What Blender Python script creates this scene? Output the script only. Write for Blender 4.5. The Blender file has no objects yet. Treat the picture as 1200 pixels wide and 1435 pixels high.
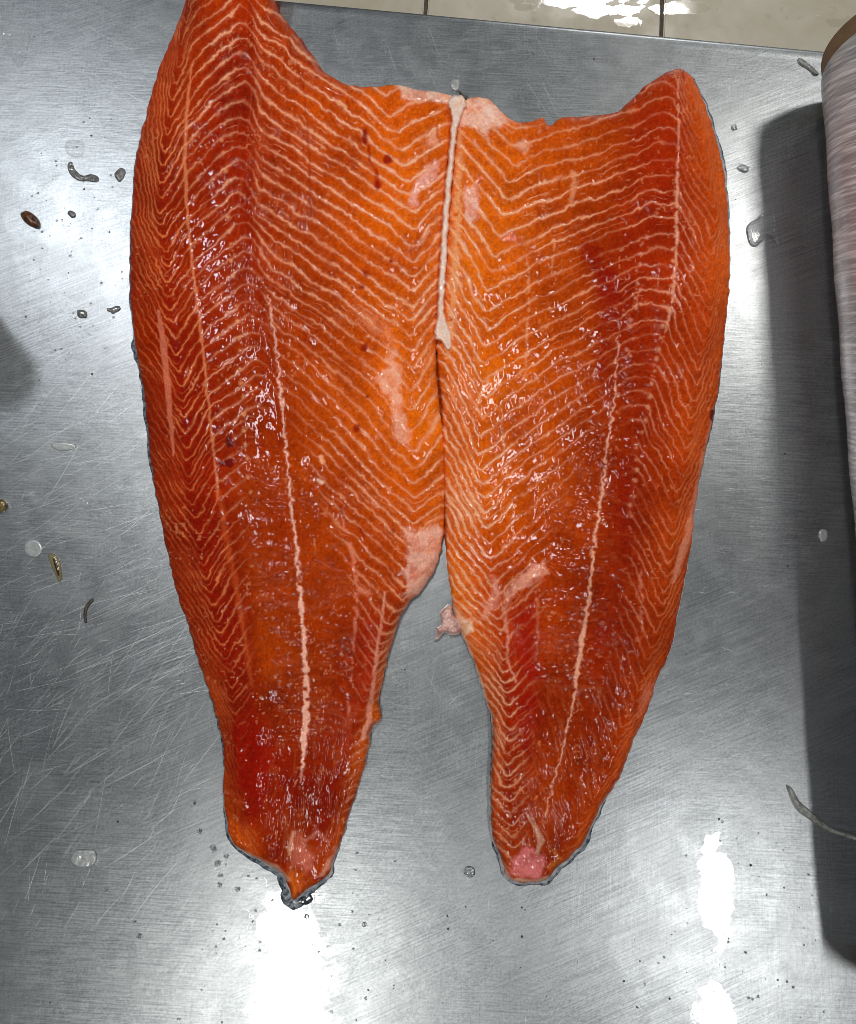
import bpy, bmesh, math, random
import numpy as np
from mathutils import Vector

random.seed(7)
RNG = np.random.default_rng(7)
S = bpy.context.scene
C = S.collection

# ------------------------------------------------------------------ camera
F_PX, IW, IH = 1105.0, 1200, 1435          # focal length and size of the photograph in pixels
TILT, DIST = math.radians(9.0), 0.56
CAM = np.array([0.0, -DIST * math.sin(TILT), DIST * math.cos(TILT)])
FWD = np.array([0.0, math.sin(TILT), -math.cos(TILT)])
UPV = np.array([0.0, math.cos(TILT), math.sin(TILT)])
cam_d = bpy.data.cameras.new('camera')
cam_d.sensor_width = 36.0
cam_d.sensor_fit = 'AUTO'
cam_d.lens = F_PX * 36.0 / IH
cam_d.clip_start = 0.01
cam_d.clip_end = 50
cam = bpy.data.objects.new('camera', cam_d)
C.objects.link(cam)
cam.location = CAM
cam.rotation_euler = (TILT, 0, 0)
S.camera = cam


def W(px, py, z=0.0):
    """point of the place that the pixel px, py shows at height z"""
    px = np.asarray(px, float); py = np.asarray(py, float)
    a = (px - IW / 2) / F_PX
    b = -(py - IH / 2) / F_PX
    dx = a
    dy = FWD[1] + b * UPV[1]
    dz = FWD[2] + b * UPV[2]
    s = (z - CAM[2]) / dz
    return np.stack([CAM[0] + dx * s, CAM[1] + dy * s, np.broadcast_to(z, dx.shape) * 1.0], -1)


# ------------------------------------------------------------------ light
S.render.engine = 'CYCLES'
S.cycles.filter_width = 0.8
S.cycles.use_denoising = True
S.view_settings.view_transform = 'Standard'
S.view_settings.look = 'None'
S.view_settings.exposure = 0.17
S.view_settings.gamma = 1.0
w = bpy.data.worlds.new('World')
S.world = w
w.use_nodes = True
w.node_tree.nodes['Background'].inputs[0].default_value = (0.86, 0.93, 1.0, 1)
w.node_tree.nodes['Background'].inputs[1].default_value = 0.07

CEIL = 1.7


def lamp(name, p0, p1, width_px, power, col=(1, 0.97, 0.93), zref=0.0):
    """a lamp at ceiling height whose mirror image in the plane z = zref lies along p0-p1"""
    a = W(*p0, zref); b = W(*p1, zref)
    k = (CEIL - zref) / (CAM[2] - zref)
    up = lambda p: np.array([p[0] + (p[0] - CAM[0]) * k, p[1] + (p[1] - CAM[1]) * k, CEIL])
    A, B = up(a), up(b)
    d = bpy.data.lights.new(name, 'AREA')
    d.shape = 'RECTANGLE'
    L = np.linalg.norm(B - A)
    d.size = float(L)
    d.size_y = float(width_px / 2000.0 * (1 + k))
    d.energy = power
    d.color = col
    o = bpy.data.objects.new(name, d)
    C.objects.link(o)
    o.location = (A + B) / 2
    o.rotation_euler = (0, 0, math.atan2(B[1] - A[1], B[0] - A[0]))
    return o


lamp('tube_or_fill_lamp', (407, 1285), (412, 1620), 52, 7.2, (1, 0.98, 0.93))
lamp('tube_or_fill_lamp', (1003, 1185), (1000, 1470), 40, 5.5, (1, 0.98, 0.95))
lamp('tube_or_fill_lamp', (1090, 330), (1086, 460), 160, 8.6, (1, 0.96, 0.9))
lamp('tube_or_fill_lamp', (138, 325), (142, 420), 80, 5.6, (0.93, 0.96, 1))
lamp('tube_or_fill_lamp', (440, 470), (440, 720), 50, 8.5, (1, 0.98, 0.95))  # added fill to brighten the flesh, its mirror image hidden under the fillets
lamp('tube_or_fill_lamp', (770, 4), (960, 22), 60, 30.0, (1, 0.98, 0.95), -0.85)

# ------------------------------------------------------------------ helpers


def tag(o, label=None, cat=None, group=None, kind=None):
    if label: o['label'] = label
    if cat: o['category'] = cat
    if group: o['group'] = group
    if kind: o['kind'] = kind
    return o


def mesh_obj(name, verts, faces, mat, parent=None, smooth=True, loc=None):
    me = bpy.data.meshes.new(name)
    verts = np.asarray(verts, np.float32)
    if isinstance(faces, np.ndarray) and faces.ndim == 2:
        n, k = faces.shape
        me.vertices.add(len(verts)); me.loops.add(n * k); me.polygons.add(n)
        me.vertices.foreach_set('co', verts.ravel())
        me.loops.foreach_set('vertex_index', faces.astype(np.int32).ravel())
        me.polygons.foreach_set('loop_start', np.arange(0, n * k, k, dtype=np.int32))
        me.update(calc_edges=True)
    else:
        me.from_pydata([tuple(map(float, v)) for v in verts], [], [tuple(map(int, f)) for f in faces])
    me.polygons.foreach_set('use_smooth', np.full(len(me.polygons), bool(smooth)))
    me.materials.append(mat)
    me.validate()
    o = bpy.data.objects.new(name, me)
    C.objects.link(o)
    if parent: o.parent = parent
    return o


def empty(name, loc=(0, 0, 0)):
    o = bpy.data.objects.new(name, None)
    o.empty_display_size = 0.05
    C.objects.link(o)
    o.location = loc
    return o


def put(o, parent):
    """parent o, built in world coordinates, under the Empty parent"""
    o.parent = parent
    o.location = Vector(o.location) - Vector(parent.location)
    return o


def lin(c):
    c = np.asarray(c, float) / 255.0
    return np.where(c <= 0.04045, c / 12.92, ((c + 0.055) / 1.055) ** 2.4)


_tabs = {}


def vnoise(x, y, seed=0):
    if seed not in _tabs:
        _tabs[seed] = np.random.default_rng(1000 + seed).random((256, 256)).astype(np.float32)
    T = _tabs[seed]
    xi = np.floor(x).astype(int); yi = np.floor(y).astype(int)
    fx = x - xi; fy = y - yi
    fx = fx * fx * (3 - 2 * fx); fy = fy * fy * (3 - 2 * fy)
    x0 = xi & 255; x1 = (xi + 1) & 255; y0 = yi & 255; y1 = (yi + 1) & 255
    return (T[x0, y0] * (1 - fx) + T[x1, y0] * fx) * (1 - fy) + (T[x0, y1] * (1 - fx) + T[x1, y1] * fx) * fy


def fbm(x, y, seed=0, octv=3):
    s = 0; a = 1; t = 0
    for i in range(octv):
        s = s + a * vnoise(x * 2 ** i + 13 * i, y * 2 ** i + 7 * i, seed + i)
        t += a; a *= 0.5
    return s / t


def sstep(a, b, x):
    t = np.clip((x - a) / (b - a), 0, 1)
    return t * t * (3 - 2 * t)


def catmull(pts, step=4.0, closed=True):
    P = np.asarray(pts, float)
    n = len(P); out = []
    for i in range(n if closed else n - 1):
        p1, p2 = P[i], P[(i + 1) % n]
        p0 = P[(i - 1) % n] if closed or i > 0 else p1
        p3 = P[(i + 2) % n] if closed or i + 2 < n else p2
        m = max(1, int(np.linalg.norm(p2[:2] - p1[:2]) / step))
        for k in range(m):
            t = k / m
            out.append(0.5 * ((2 * p1) + (p2 - p0) * t + (2 * p0 - 5 * p1 + 4 * p2 - p3) * t * t + (3 * p1 - p0 - 3 * p2 + p3) * t ** 3))
    if not closed: out.append(P[-1])
    return np.array(out)


def poly_dist(X, Y, P, near=None):
    """unsigned distance, nearest point and inside flag for points X, Y against polygon P"""
    n = len(P)
    X = X.ravel(); Y = Y.ravel()
    best = np.full(X.shape, 1e18); bx = np.zeros(X.shape); by = np.zeros(X.shape)
    ins = np.zeros(X.shape, bool)
    for i in range(n):
        ax, ay = P[i, 0], P[i, 1]; cx, cy = P[(i + 1) % n, 0], P[(i + 1) % n, 1]
        dx, dy = cx - ax, cy - ay
        L = dx * dx + dy * dy + 1e-12
        t = np.clip(((X - ax) * dx + (Y - ay) * dy) / L, 0, 1)
        qx = ax + t * dx; qy = ay + t * dy
        d = (X - qx) ** 2 + (Y - qy) ** 2
        m = d < best
        best[m] = d[m]; bx[m] = qx[m]; by[m] = qy[m]
        if (ay != cy):
            c = ((ay > Y) != (cy > Y)) & (X < (cx - ax) * (Y - ay) / (cy - ay) + ax)
            ins ^= c
    return np.sqrt(best), bx, by, ins


def gridclip(P, step):
    """grid mesh of the inside of polygon P whose rim lies on the polygon.
    returns x, y, distance to the rim, quads (k,4), ordered rim edges (m,2)"""
    x0, y0 = P[:, 0].min() - 2 * step, P[:, 1].min() - 2 * step
    nx = int((P[:, 0].max() + 2 * step - x0) / step) + 2
    ny = int((P[:, 1].max() + 2 * step - y0) / step) + 2
    gx = x0 + np.arange(nx) * step; gy = y0 + np.arange(ny) * step
    X, Y = np.meshgrid(gx, gy)            # [ny,nx]
    if nx * ny > 20000:
        cs = 6
        cx = x0 + np.arange(nx // cs + 2) * step * cs; cy = y0 + np.arange(ny // cs + 2) * step * cs
        CX, CY = np.meshgrid(cx, cy)
        d, _, _, ins = poly_dist(CX, CY, P)
        sd = np.where(ins, d, -d).reshape(CX.shape)
        fi = np.arange(nx) / cs; fj = np.arange(ny) / cs
        i0 = fi.astype(int); j0 = fj.astype(int); tx = fi - i0; ty = (fj - j0)[:, None]
        a = sd[j0][:, i0] * (1 - tx) + sd[j0][:, i0 + 1] * tx
        b = sd[j0 + 1][:, i0] * (1 - tx) + sd[j0 + 1][:, i0 + 1] * tx
        SD = a * (1 - ty) + b * ty
        near = np.abs(SD) < cs * step * 1.6
        NX = X.copy(); NY = Y.copy()
        d, qx, qy, ins = poly_dist(X[near], Y[near], P)
        SD[near] = np.where(ins, d, -d); NX[near] = qx; NY[near] = qy
    else:
        d, qx, qy, ins = poly_dist(X, Y, P)
        SD = np.where(ins, d, -d).reshape(X.shape); NX = qx.reshape(X.shape); NY = qy.reshape(X.shape)
    I = SD > 0
    cell = I[:-1, :-1] | I[:-1, 1:] | I[1:, :-1] | I[1:, 1:]
    idx = np.arange(nx * ny).reshape(ny, nx)
    q = np.stack([idx[1:, :-1][cell], idx[1:, 1:][cell], idx[:-1, 1:][cell], idx[:-1, :-1][cell]], -1)
    XX = np.where(I, X, NX).ravel(); YY = np.where(I, Y, NY).ravel(); D = np.where(I, SD, 0).ravel()
    used = np.unique(q)
    remap = np.full(nx * ny, -1); remap[used] = np.arange(len(used))
    q = remap[q]
    x, y, D = XX[used], YY[used], D[used]
    e = np.concatenate([q[:, [0, 1]], q[:, [1, 2]], q[:, [2, 3]], q[:, [3, 0]]])
    key = e[:, 0].astype(np.int64) * len(used) + e[:, 1]
    rev = e[:, 1].astype(np.int64) * len(used) + e[:, 0]
    rim = e[~np.isin(key, rev)]
    return x, y, D, q, rim


def solid_from_grid(name, x, y, z, q, rim, mat, parent=None, z_bottom=0.0003, color=None):
    top = W(x, y, z)
    rv = np.unique(rim)
    m = np.full(len(x), -1); m[rv] = len(x) + np.arange(len(rv))
    bot = top[rv].copy(); bot[:, 2] = z_bottom
    walls = np.stack([rim[:, 1], rim[:, 0], m[rim[:, 0]], m[rim[:, 1]]], -1)
    V = np.concatenate([top, bot]); Q = np.concatenate([q, walls])
    o = mesh_obj(name, V, Q, mat, parent)
    if color is not None:
        col = np.concatenate([color, color[rv]])
        at = o.data.color_attributes.new('tint', 'FLOAT_COLOR', 'POINT')
        at.data.foreach_set('color', np.concatenate([col, np.ones((len(col), 1))], 1).astype(np.float32).ravel())
    return o


# node helpers
def new_mat(name):
    m = bpy.data.materials.new(name)
    m.use_nodes = True
    nt = m.node_tree
    return m, nt, nt.nodes['Principled BSDF'], nt.nodes['Material Output']


def N(nt, typ, **kw):
    n = nt.nodes.new(typ)
    for k, v in kw.items():
        if k in n.inputs: n.inputs[k].default_value = v
        else: setattr(n, k, v)
    return n


def noise(nt, vec, scale, detail=3, rough=0.5, dist=0.0):
    n = nt.nodes.new('ShaderNodeTexNoise')
    n.inputs['Scale'].default_value = scale; n.inputs['Detail'].default_value = detail
    n.inputs['Roughness'].default_value = rough; n.inputs['Distortion'].default_value = dist
    if vec is not None: nt.links.new(vec, n.inputs['Vector'])
    return n.outputs['Fac']


def mapping(nt, vec, scale=(1, 1, 1), rot=(0, 0, 0), loc=(0, 0, 0)):
    n = nt.nodes.new('ShaderNodeMapping')
    n.inputs['Scale'].default_value = scale; n.inputs['Rotation'].default_value = rot; n.inputs['Location'].default_value = loc
    nt.links.new(vec, n.inputs['Vector'])
    return n.outputs[0]


def rot_scale(nt, vec, ang, sx, sy):
    a = mapping(nt, vec, rot=(0, 0, -ang))
    return mapping(nt, a, scale=(sx, sy, 1))


def ramp(nt, fac, a, b, ca=0.0, cb=1.0):
    n = nt.nodes.new('ShaderNodeMapRange')
    n.interpolation_type = 'SMOOTHSTEP'
    n.inputs['From Min'].default_value = a; n.inputs['From Max'].default_value = b
    n.inputs['To Min'].default_value = ca; n.inputs['To Max'].default_value = cb
    nt.links.new(fac, n.inputs['Value'])
    return n.outputs[0]


def math_n(nt, op, a, b):
    n = nt.nodes.new('ShaderNodeMath'); n.operation = op
    for i, v in enumerate((a, b)):
        if isinstance(v, (int, float)): n.inputs[i].default_value = v
        else: nt.links.new(v, n.inputs[i])
    return n.outputs[0]


def mix_col(nt, fac, a, b, blend='MIX'):
    n = nt.nodes.new('ShaderNodeMix'); n.data_type = 'RGBA'; n.blend_type = blend
    for sock, v in ((n.inputs[0], fac), (n.inputs[6], a), (n.inputs[7], b)):
        if isinstance(v, (int, float)): sock.default_value = v
        elif isinstance(v, (tuple, list)): sock.default_value = tuple(v) + ((1,) if len(v) == 3 else ())
        else: nt.links.new(v, sock)
    return n.outputs[2]


def bump(nt, h, strength, dist, normal=None):
    n = nt.nodes.new('ShaderNodeBump')
    n.inputs['Strength'].default_value = strength; n.inputs['Distance'].default_value = dist
    nt.links.new(h, n.inputs['Height'])
    if normal is not None: nt.links.new(normal, n.inputs['Normal'])
    return n.outputs[0]


def obj_coord(nt):
    g = nt.nodes.new('ShaderNodeNewGeometry')
    return g.outputs['Position']


# ------------------------------------------------------------------ materials
def wet_mask(nt, P, spots, warp, ppm, z):
    wet = None
    for (px, py, rx, ry) in spots:
        c = W(px, py, z)
        n = nt.nodes.new('ShaderNodeVectorMath'); n.operation = 'SUBTRACT'
        nt.links.new(P, n.inputs[0]); n.inputs[1].default_value = tuple(c)
        sc = mapping(nt, n.outputs[0], scale=(ppm / rx, ppm / ry, 0))
        le = nt.nodes.new('ShaderNodeVectorMath'); le.operation = 'LENGTH'; nt.links.new(sc, le.inputs[0])
        d = math_n(nt, 'ADD', le.outputs['Value'], math_n(nt, 'MULTIPLY', math_n(nt, 'SUBTRACT', warp, 0.5), 2.4))
        f = ramp(nt, d, 0.93, 1.02, 1.0, 0.0)
        wet = f if wet is None else math_n(nt, 'MAXIMUM', wet, f)
    return wet


def mat_steel():
    m, nt, b, out = new_mat('scratched_steel')
    P = obj_coord(nt)
    b.inputs['Metallic'].default_value = 1.0
    smud = noise(nt, P, 9, 4, 0.6, 0.3)
    # brushed lines and old scratches lie in several directions, each strongest in its own areas
    m1 = ramp(nt, noise(nt, mapping(nt, P, loc=(3, 1, 0)), 5, 2, 0.5), 0.40, 0.62)
    m2 = ramp(nt, noise(nt, mapping(nt, P, loc=(7, 4, 0)), 6, 2, 0.5), 0.40, 0.62)
    l1 = noise(nt, rot_scale(nt, P, math.radians(22), 26, 900), 1, 3, 0.65)
    l2 = noise(nt, rot_scale(nt, P, math.radians(58), 30, 1000), 1, 3, 0.65)
    l3 = noise(nt, rot_scale(nt, P, math.radians(-3), 40, 950), 1, 3, 0.65)
    l4 = noise(nt, rot_scale(nt, P, math.radians(88), 40, 950), 1, 3, 0.65)
    grain = noise(nt, P, 520, 3, 0.75)
    blot = noise(nt, P, 45, 4, 0.6, 0.5)
    spot = noise(nt, P, 130, 4, 0.7)
    mixf = lambda f, a_, b_: (lambda n: (nt.links.new(f, n.inputs[0]), nt.links.new(a_, n.inputs[2]), nt.links.new(b_, n.inputs[3]), n.outputs[0])[3])(nt.nodes.new('ShaderNodeMix'))
    la = mixf(m1, l3, l1)
    lb = mixf(m2, l4, l2)
    ln = math_n(nt, 'ADD', math_n(nt, 'MULTIPLY', la, 0.74), math_n(nt, 'MULTIPLY', lb, 0.26))
    ln = math_n(nt, 'ADD', math_n(nt, 'MULTIPLY', ln, 0.65), math_n(nt, 'MULTIPLY', grain, 0.35))
    col = mix_col(nt, ramp(nt, ln, 0.34, 0.66), (0.215, 0.231, 0.243), (0.475, 0.503, 0.520))
    col = mix_col(nt, ramp(nt, smud, 0.35, 0.7, 0.0, 0.45), col, (0.40, 0.418, 0.43))
    col = mix_col(nt, ramp(nt, spot, 0.62, 0.74, 0.0, 0.3), col, (0.22, 0.23, 0.235))
    nt.links.new(col, b.inputs['Base Color'])
    # thin water film lying in irregular patches: glossy there, duller where the steel is dry
    warp = noise(nt, P, 60, 5, 0.65, 0.6)
    big = noise(nt, mapping(nt, P, loc=(0.37, 0.11, 0)), 7, 3, 0.5)
    r = ramp(nt, blot, 0.3, 0.7, 0.33, 0.375)
    wet = wet_mask(nt, P, WET, warp, 2000.0, 0.0)
    mx = nt.nodes.new('ShaderNodeMix'); mx.data_type = 'FLOAT'
    nt.links.new(wet, mx.inputs[0]); nt.links.new(r, mx.inputs[2]); mx.inputs[3].default_value = 0.10
    nt.links.new(mx.outputs[0], b.inputs['Roughness'])
    nrm = bump(nt, ln, 0.10, 0.0008)
    nrm = bump(nt, noise(nt, P, 70, 3, 0.5), 0.10, 0.0015, nrm)
    nrm = bump(nt, noise(nt, P, 9, 2, 0.5), 0.12, 0.004, nrm)
    nt.links.new(nrm, b.inputs['Normal'])
    return m


WET = [(408, 1375, 46, 120), (402, 1300, 40, 46), (1003, 1245, 24, 60), (1001, 1422, 24, 38)]


def simple(name, col, rough=0.5, metallic=0.0, coat=0.0, trans=0.0, ior=1.45, nscale=None, ncol=None, bs=0.0, bscale=300, sss=0.0, alpha=1.0):
    m, nt, b, out = new_mat(name)
    b.inputs['Base Color'].default_value = tuple(col) + (1,)
    b.inputs['Roughness'].default_value = rough
    b.inputs['Metallic'].default_value = metallic
    b.inputs['Coat Weight'].default_value = coat
    b.inputs['Transmission Weight'].default_value = trans
    b.inputs['IOR'].default_value = ior
    b.inputs['Alpha'].default_value = alpha
    if sss:
        b.inputs['Subsurface Weight'].default_value = sss
        b.inputs['Subsurface Radius'].default_value = (1, 0.5, 0.4)
        b.inputs['Subsurface Scale'].default_value = 0.003
    P = obj_coord(nt)
    if nscale:
        c = mix_col(nt, ramp(nt, noise(nt, P, nscale, 4, 0.6), 0.35, 0.65), tuple(col), tuple(ncol))
        nt.links.new(c, b.inputs['Base Color'])
    if bs:
        nt.links.new(bump(nt, noise(nt, P, bscale, 3, 0.6), bs, 0.001), b.inputs['Normal'])
    return m


def mat_flesh():
    m, nt, b, out = new_mat('wet_salmon_flesh')
    P = obj_coord(nt)
    a = nt.nodes.new('ShaderNodeVertexColor'); a.layer_name = 'tint'
    gr = noise(nt, P, 900, 2, 0.6)
    col = mix_col(nt, ramp(nt, gr, 0.35, 0.75, 0.0, 0.5), a.outputs['Color'], mix_col(nt, 1.0, a.outputs['Color'], (1.5, 1.75, 1.6), 'MULTIPLY'))
    nt.links.new(col, b.inputs['Base Color'])
    b.inputs['Roughness'].default_value = 0.45
    b.inputs['Specular IOR Level'].default_value = 0.0
    b.inputs['Coat Weight'].default_value = 0.28
    b.inputs['Coat Roughness'].default_value = 0.04
    b.inputs['Subsurface Weight'].default_value = 0.12
    b.inputs['Subsurface Radius'].default_value = (1.0, 0.28, 0.12)
    b.inputs['Subsurface Scale'].default_value = 0.002
    h = math_n(nt, 'ADD', noise(nt, P, 330, 1, 0.5), math_n(nt, 'MULTIPLY', noise(nt, P, 110, 2, 0.5), 1.2))
    nt.links.new(bump(nt, h, 0.5, 0.0009), b.inputs['Normal'])
    nt.links.new(bump(nt, h, 0.12, 0.0010), b.inputs['Coat Normal'])
    return m


def mat_film():
    m, nt, b, out = new_mat('wound_plastic_film')
    tc = nt.nodes.new('ShaderNodeTexCoord')
    P = tc.outputs['UV']
    st = noise(nt, rot_scale(nt, mapping(nt, P, scale=(0.364, 1, 1)), math.radians(20), 14, 330), 1, 4, 0.65, 0.2)
    st2 = noise(nt, rot_scale(nt, mapping(nt, P, scale=(0.364, 1, 1)), math.radians(6), 10, 480), 1, 3, 0.6)
    bl = noise(nt, mapping(nt, P, scale=(2, 8, 1)), 3, 3, 0.5)
    at = nt.nodes.new('ShaderNodeVertexColor'); at.layer_name = 'tint'
    col = mix_col(nt, ramp(nt, st, 0.42, 0.66), mix_col(nt, 0.5, at.outputs['Color'], (0.14, 0.14, 0.145)), mix_col(nt, 0.7, at.outputs['Color'], (0.92, 0.93, 0.92)))
    col = mix_col(nt, ramp(nt, st2, 0.52, 0.72, 0, 0.6), col, (0.12, 0.12, 0.125))
    nt.links.new(col, b.inputs['Base Color'])
    b.inputs['Metallic'].default_value = 0.0
    nt.links.new(ramp(nt, bl, 0.3, 0.7, 0.22, 0.42), b.inputs['Roughness'])
    b.inputs['Coat Weight'].default_value = 0.35
    b.inputs['Coat Roughness'].default_value = 0.10
    nrm = bump(nt, math_n(nt, 'ADD', st, st2), 0.16, 0.0012)
    nt.links.new(nrm, b.inputs['Normal']); nt.links.new(nrm, b.inputs['Coat Normal'])
    return m


FLOOR_Z = -0.85


def mat_tile():
    m, nt, b, out = new_mat('glazed_beige_tile')
    P = obj_coord(nt)
    c = mix_col(nt, ramp(nt, noise(nt, P, 7, 5, 0.6, 0.4), 0.3, 0.7), (0.56, 0.50, 0.38), (0.66, 0.61, 0.49))
    c = mix_col(nt, ramp(nt, noise(nt, P, 40, 4, 0.6), 0.55, 0.75, 0, 0.35), c, (0.34, 0.29, 0.2))
    nt.links.new(c, b.inputs['Base Color'])
    warp = noise(nt, P, 24, 5, 0.6, 0.5)
    wet = wet_mask(nt, P, [(800, -2, 95, 14), (850, 14, 48, 13), (880, 30, 24, 10), (960, 12, 44, 11), (740, 10, 20, 7), (1180, 30, 26, 10)], warp, 790.0, FLOOR_Z)
    mx = nt.nodes.new('ShaderNodeMix'); mx.data_type = 'FLOAT'
    nt.links.new(wet, mx.inputs[0]); nt.links.new(ramp(nt, noise(nt, P, 12, 4, 0.5), 0.4, 0.6, 0.35, 0.6), mx.inputs[2]); mx.inputs[3].default_value = 0.06
    nt.links.new(mx.outputs[0], b.inputs['Roughness'])
    nt.links.new(wet, b.inputs['Coat Weight']); b.inputs['Coat Roughness'].default_value = 0.05
    nt.links.new(bump(nt, noise(nt, P, 30, 3, 0.5), 0.08, 0.002), b.inputs['Normal'])
    return m


STEEL = mat_steel()
SCRATCH = simple('scratch_steel', (0.62, 0.64, 0.65), 0.42, 1.0)
FLESH = mat_flesh()
SKIN = simple('salmon_skin', (0.035, 0.045, 0.06), 0.3, 0.3, coat=0.6, nscale=350, ncol=(0.30, 0.34, 0.38), bs=0.5, bscale=500)
SKIN_PALE = simple('pale_skin_rim', (0.58, 0.55, 0.54), 0.3, 0.1, coat=0.7, nscale=200, ncol=(0.22, 0.26, 0.32), bs=0.4, bscale=400, sss=0.1)
FAT = simple('belly_membrane', (0.90, 0.72, 0.62), 0.3, coat=0.6, nscale=130, ncol=(0.88, 0.58, 0.44), bs=0.3, bscale=300, sss=0.2)
WATER = simple('water', (1, 1, 1), 0.03, trans=1.0, ior=1.33)
SCALE = simple('fish_scale', (0.55, 0.57, 0.55), 0.25, 0.2, coat=0.5, nscale=400, ncol=(0.42, 0.45, 0.46), bs=0.3, bscale=500, alpha=0.8)
AMBER = simple('amber_scrap', (0.16, 0.055, 0.012), 0.2, coat=1.0, nscale=300, ncol=(0.03, 0.012, 0.006), bs=0.6, bscale=400)
DARK = simple('dark_crumb', (0.03, 0.026, 0.022), 0.4, nscale=600, ncol=(0.10, 0.085, 0.07))
SLIME = simple('clear_slime', (0.80, 0.84, 0.80), 0.12, trans=0.9, ior=1.35, bs=0.5, bscale=500)
GREY = simple('grey_water_smear', (0.20, 0.20, 0.19), 0.15, coat=0.8, nscale=500, ncol=(0.08, 0.08, 0.078), bs=0.7, bscale=600)
CARD = simple('brown_cardboard', (0.19, 0.115, 0.055), 0.75, nscale=60, ncol=(0.25, 0.15, 0.075), bs=0.2, bscale=300)
PLASTIC = simple('clear_plastic', (0.42, 0.43, 0.40), 0.15, coat=1.0, nscale=200, ncol=(0.2, 0.2, 0.17), alpha=0.75, bs=0.8, bscale=300)
PRINT = simple('white_print', (0.8, 0.8, 0.82), 0.4)
FILM = simple('thin_water_film', (0.62, 0.66, 0.66), 0.08, coat=1.0, alpha=0.16, bs=0.6, bscale=500)
DARKBROWN = simple('dark_brown_sliver', (0.045, 0.018, 0.008), 0.2, coat=1.0, nscale=300, ncol=(0.02, 0.01, 0.005))
OLIVE = simple('olive_jelly', (0.30, 0.25, 0.10), 0.08, coat=1.0, alpha=0.6)
TILE = mat_tile()
GROUT = simple('dark_grout', (0.07, 0.055, 0.04), 0.8, nscale=80, ncol=(0.12, 0.1, 0.075))

# ------------------------------------------------------------------ floor and tiles
FZ = -0.85
floor = mesh_obj('floor', [(-3, -3, FZ - 0.006), (3, -3, FZ - 0.006), (3, 3.5, FZ - 0.006), (-3, 3.5, FZ - 0.006)], [(0, 1, 2, 3)], GROUT, smooth=False)
tag(floor, kind='structure')
j0 = W(597, 8, FZ); j1 = W(928, 28, FZ)
ex = (j1 - j0)[:2]; TS = float(np.linalg.norm(ex)); ex = ex / TS
ey = np.array([-ex[1], ex[0]])
ang = math.atan2(ex[1], ex[0])


def tile_mesh():
    bm = bmesh.new()
    g = 0.004; h = TS / 2 - g
    bmesh.ops.create_cube(bm, size=1)
    for v in bm.verts:
        v.co = Vector((v.co.x * 2 * h, v.co.y * 2 * h, (v.co.z - 0.5) * 0.008))
    bmesh.ops.bevel(bm, geom=[e for e in bm.edges if min(v.co.z for v in e.verts) > -0.001], offset=0.0025, segments=2, affect='EDGES')
    me = bpy.data.meshes.new('tile'); bm.to_mesh(me); bm.free()
    me.materials.append(TILE)
    return me


tm = tile_mesh()
for i in range(-5, 6):
    for k in range(-2, 7):
        c = j0[:2] + ex * TS * (i + 0.5) + ey * TS * (k + 0.28)
        o = bpy.data.objects.new('tile', tm)
        C.objects.link(o)
        o.location = (c[0], c[1], FZ + random.uniform(-0.0008, 0.0008))
        o.rotation_euler = (random.uniform(-0.002, 0.002), random.uniform(-0.002, 0.002), ang)
        o.parent = floor

# ------------------------------------------------------------------ table
eA, eB = W(400, 0), W(1150, 70)
te = (eB - eA)[:2]; te /= np.linalg.norm(te)
tn = np.array([te[1], -te[0]])            # towards the photographer
table = empty('steel_table', (0, 0, 0))
tag(table, 'scratched and wet stainless steel worktop under the two fillets', 'table')


def table_top():
    bm = bmesh.new()
    # profile across the far edge: flat, small raised lip rounding over, then the folded skirt
    prof = [(1.15, 0.0), (0.012, 0.0), (0.008, 0.0002), (0.004, 0.0004), (0.0015, 0.0), (0.0003, -0.0012), (0.0, -0.003), (0.0, -0.035), (0.012, -0.036)]
    rows = []
    for s in (-1.1, -0.5, 0.0, 0.5, 1.3):
        rows.append([bm.verts.new((eA[0] + te[0] * s + tn[0] * d, eA[1] + te[1] * s + tn[1] * d, z)) for d, z in prof])
    for r0, r1 in zip(rows, rows[1:]):
        for i in range(len(prof) - 1):
            bm.faces.new((r0[i], r1[i], r1[i + 1], r0[i + 1]))
    bmesh.ops.recalc_face_normals(bm, faces=bm.faces)
    me = bpy.data.meshes.new('tabletop'); bm.to_mesh(me); bm.free()
    me.materials.append(STEEL)
    for p in me.polygons: p.use_smooth = True
    o = bpy.data.objects.new('tabletop', me); C.objects.link(o); o.parent = table
    if me.polygons[0].normal.z < 0: me.flip_normals()
    return o


table_top()


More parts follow.
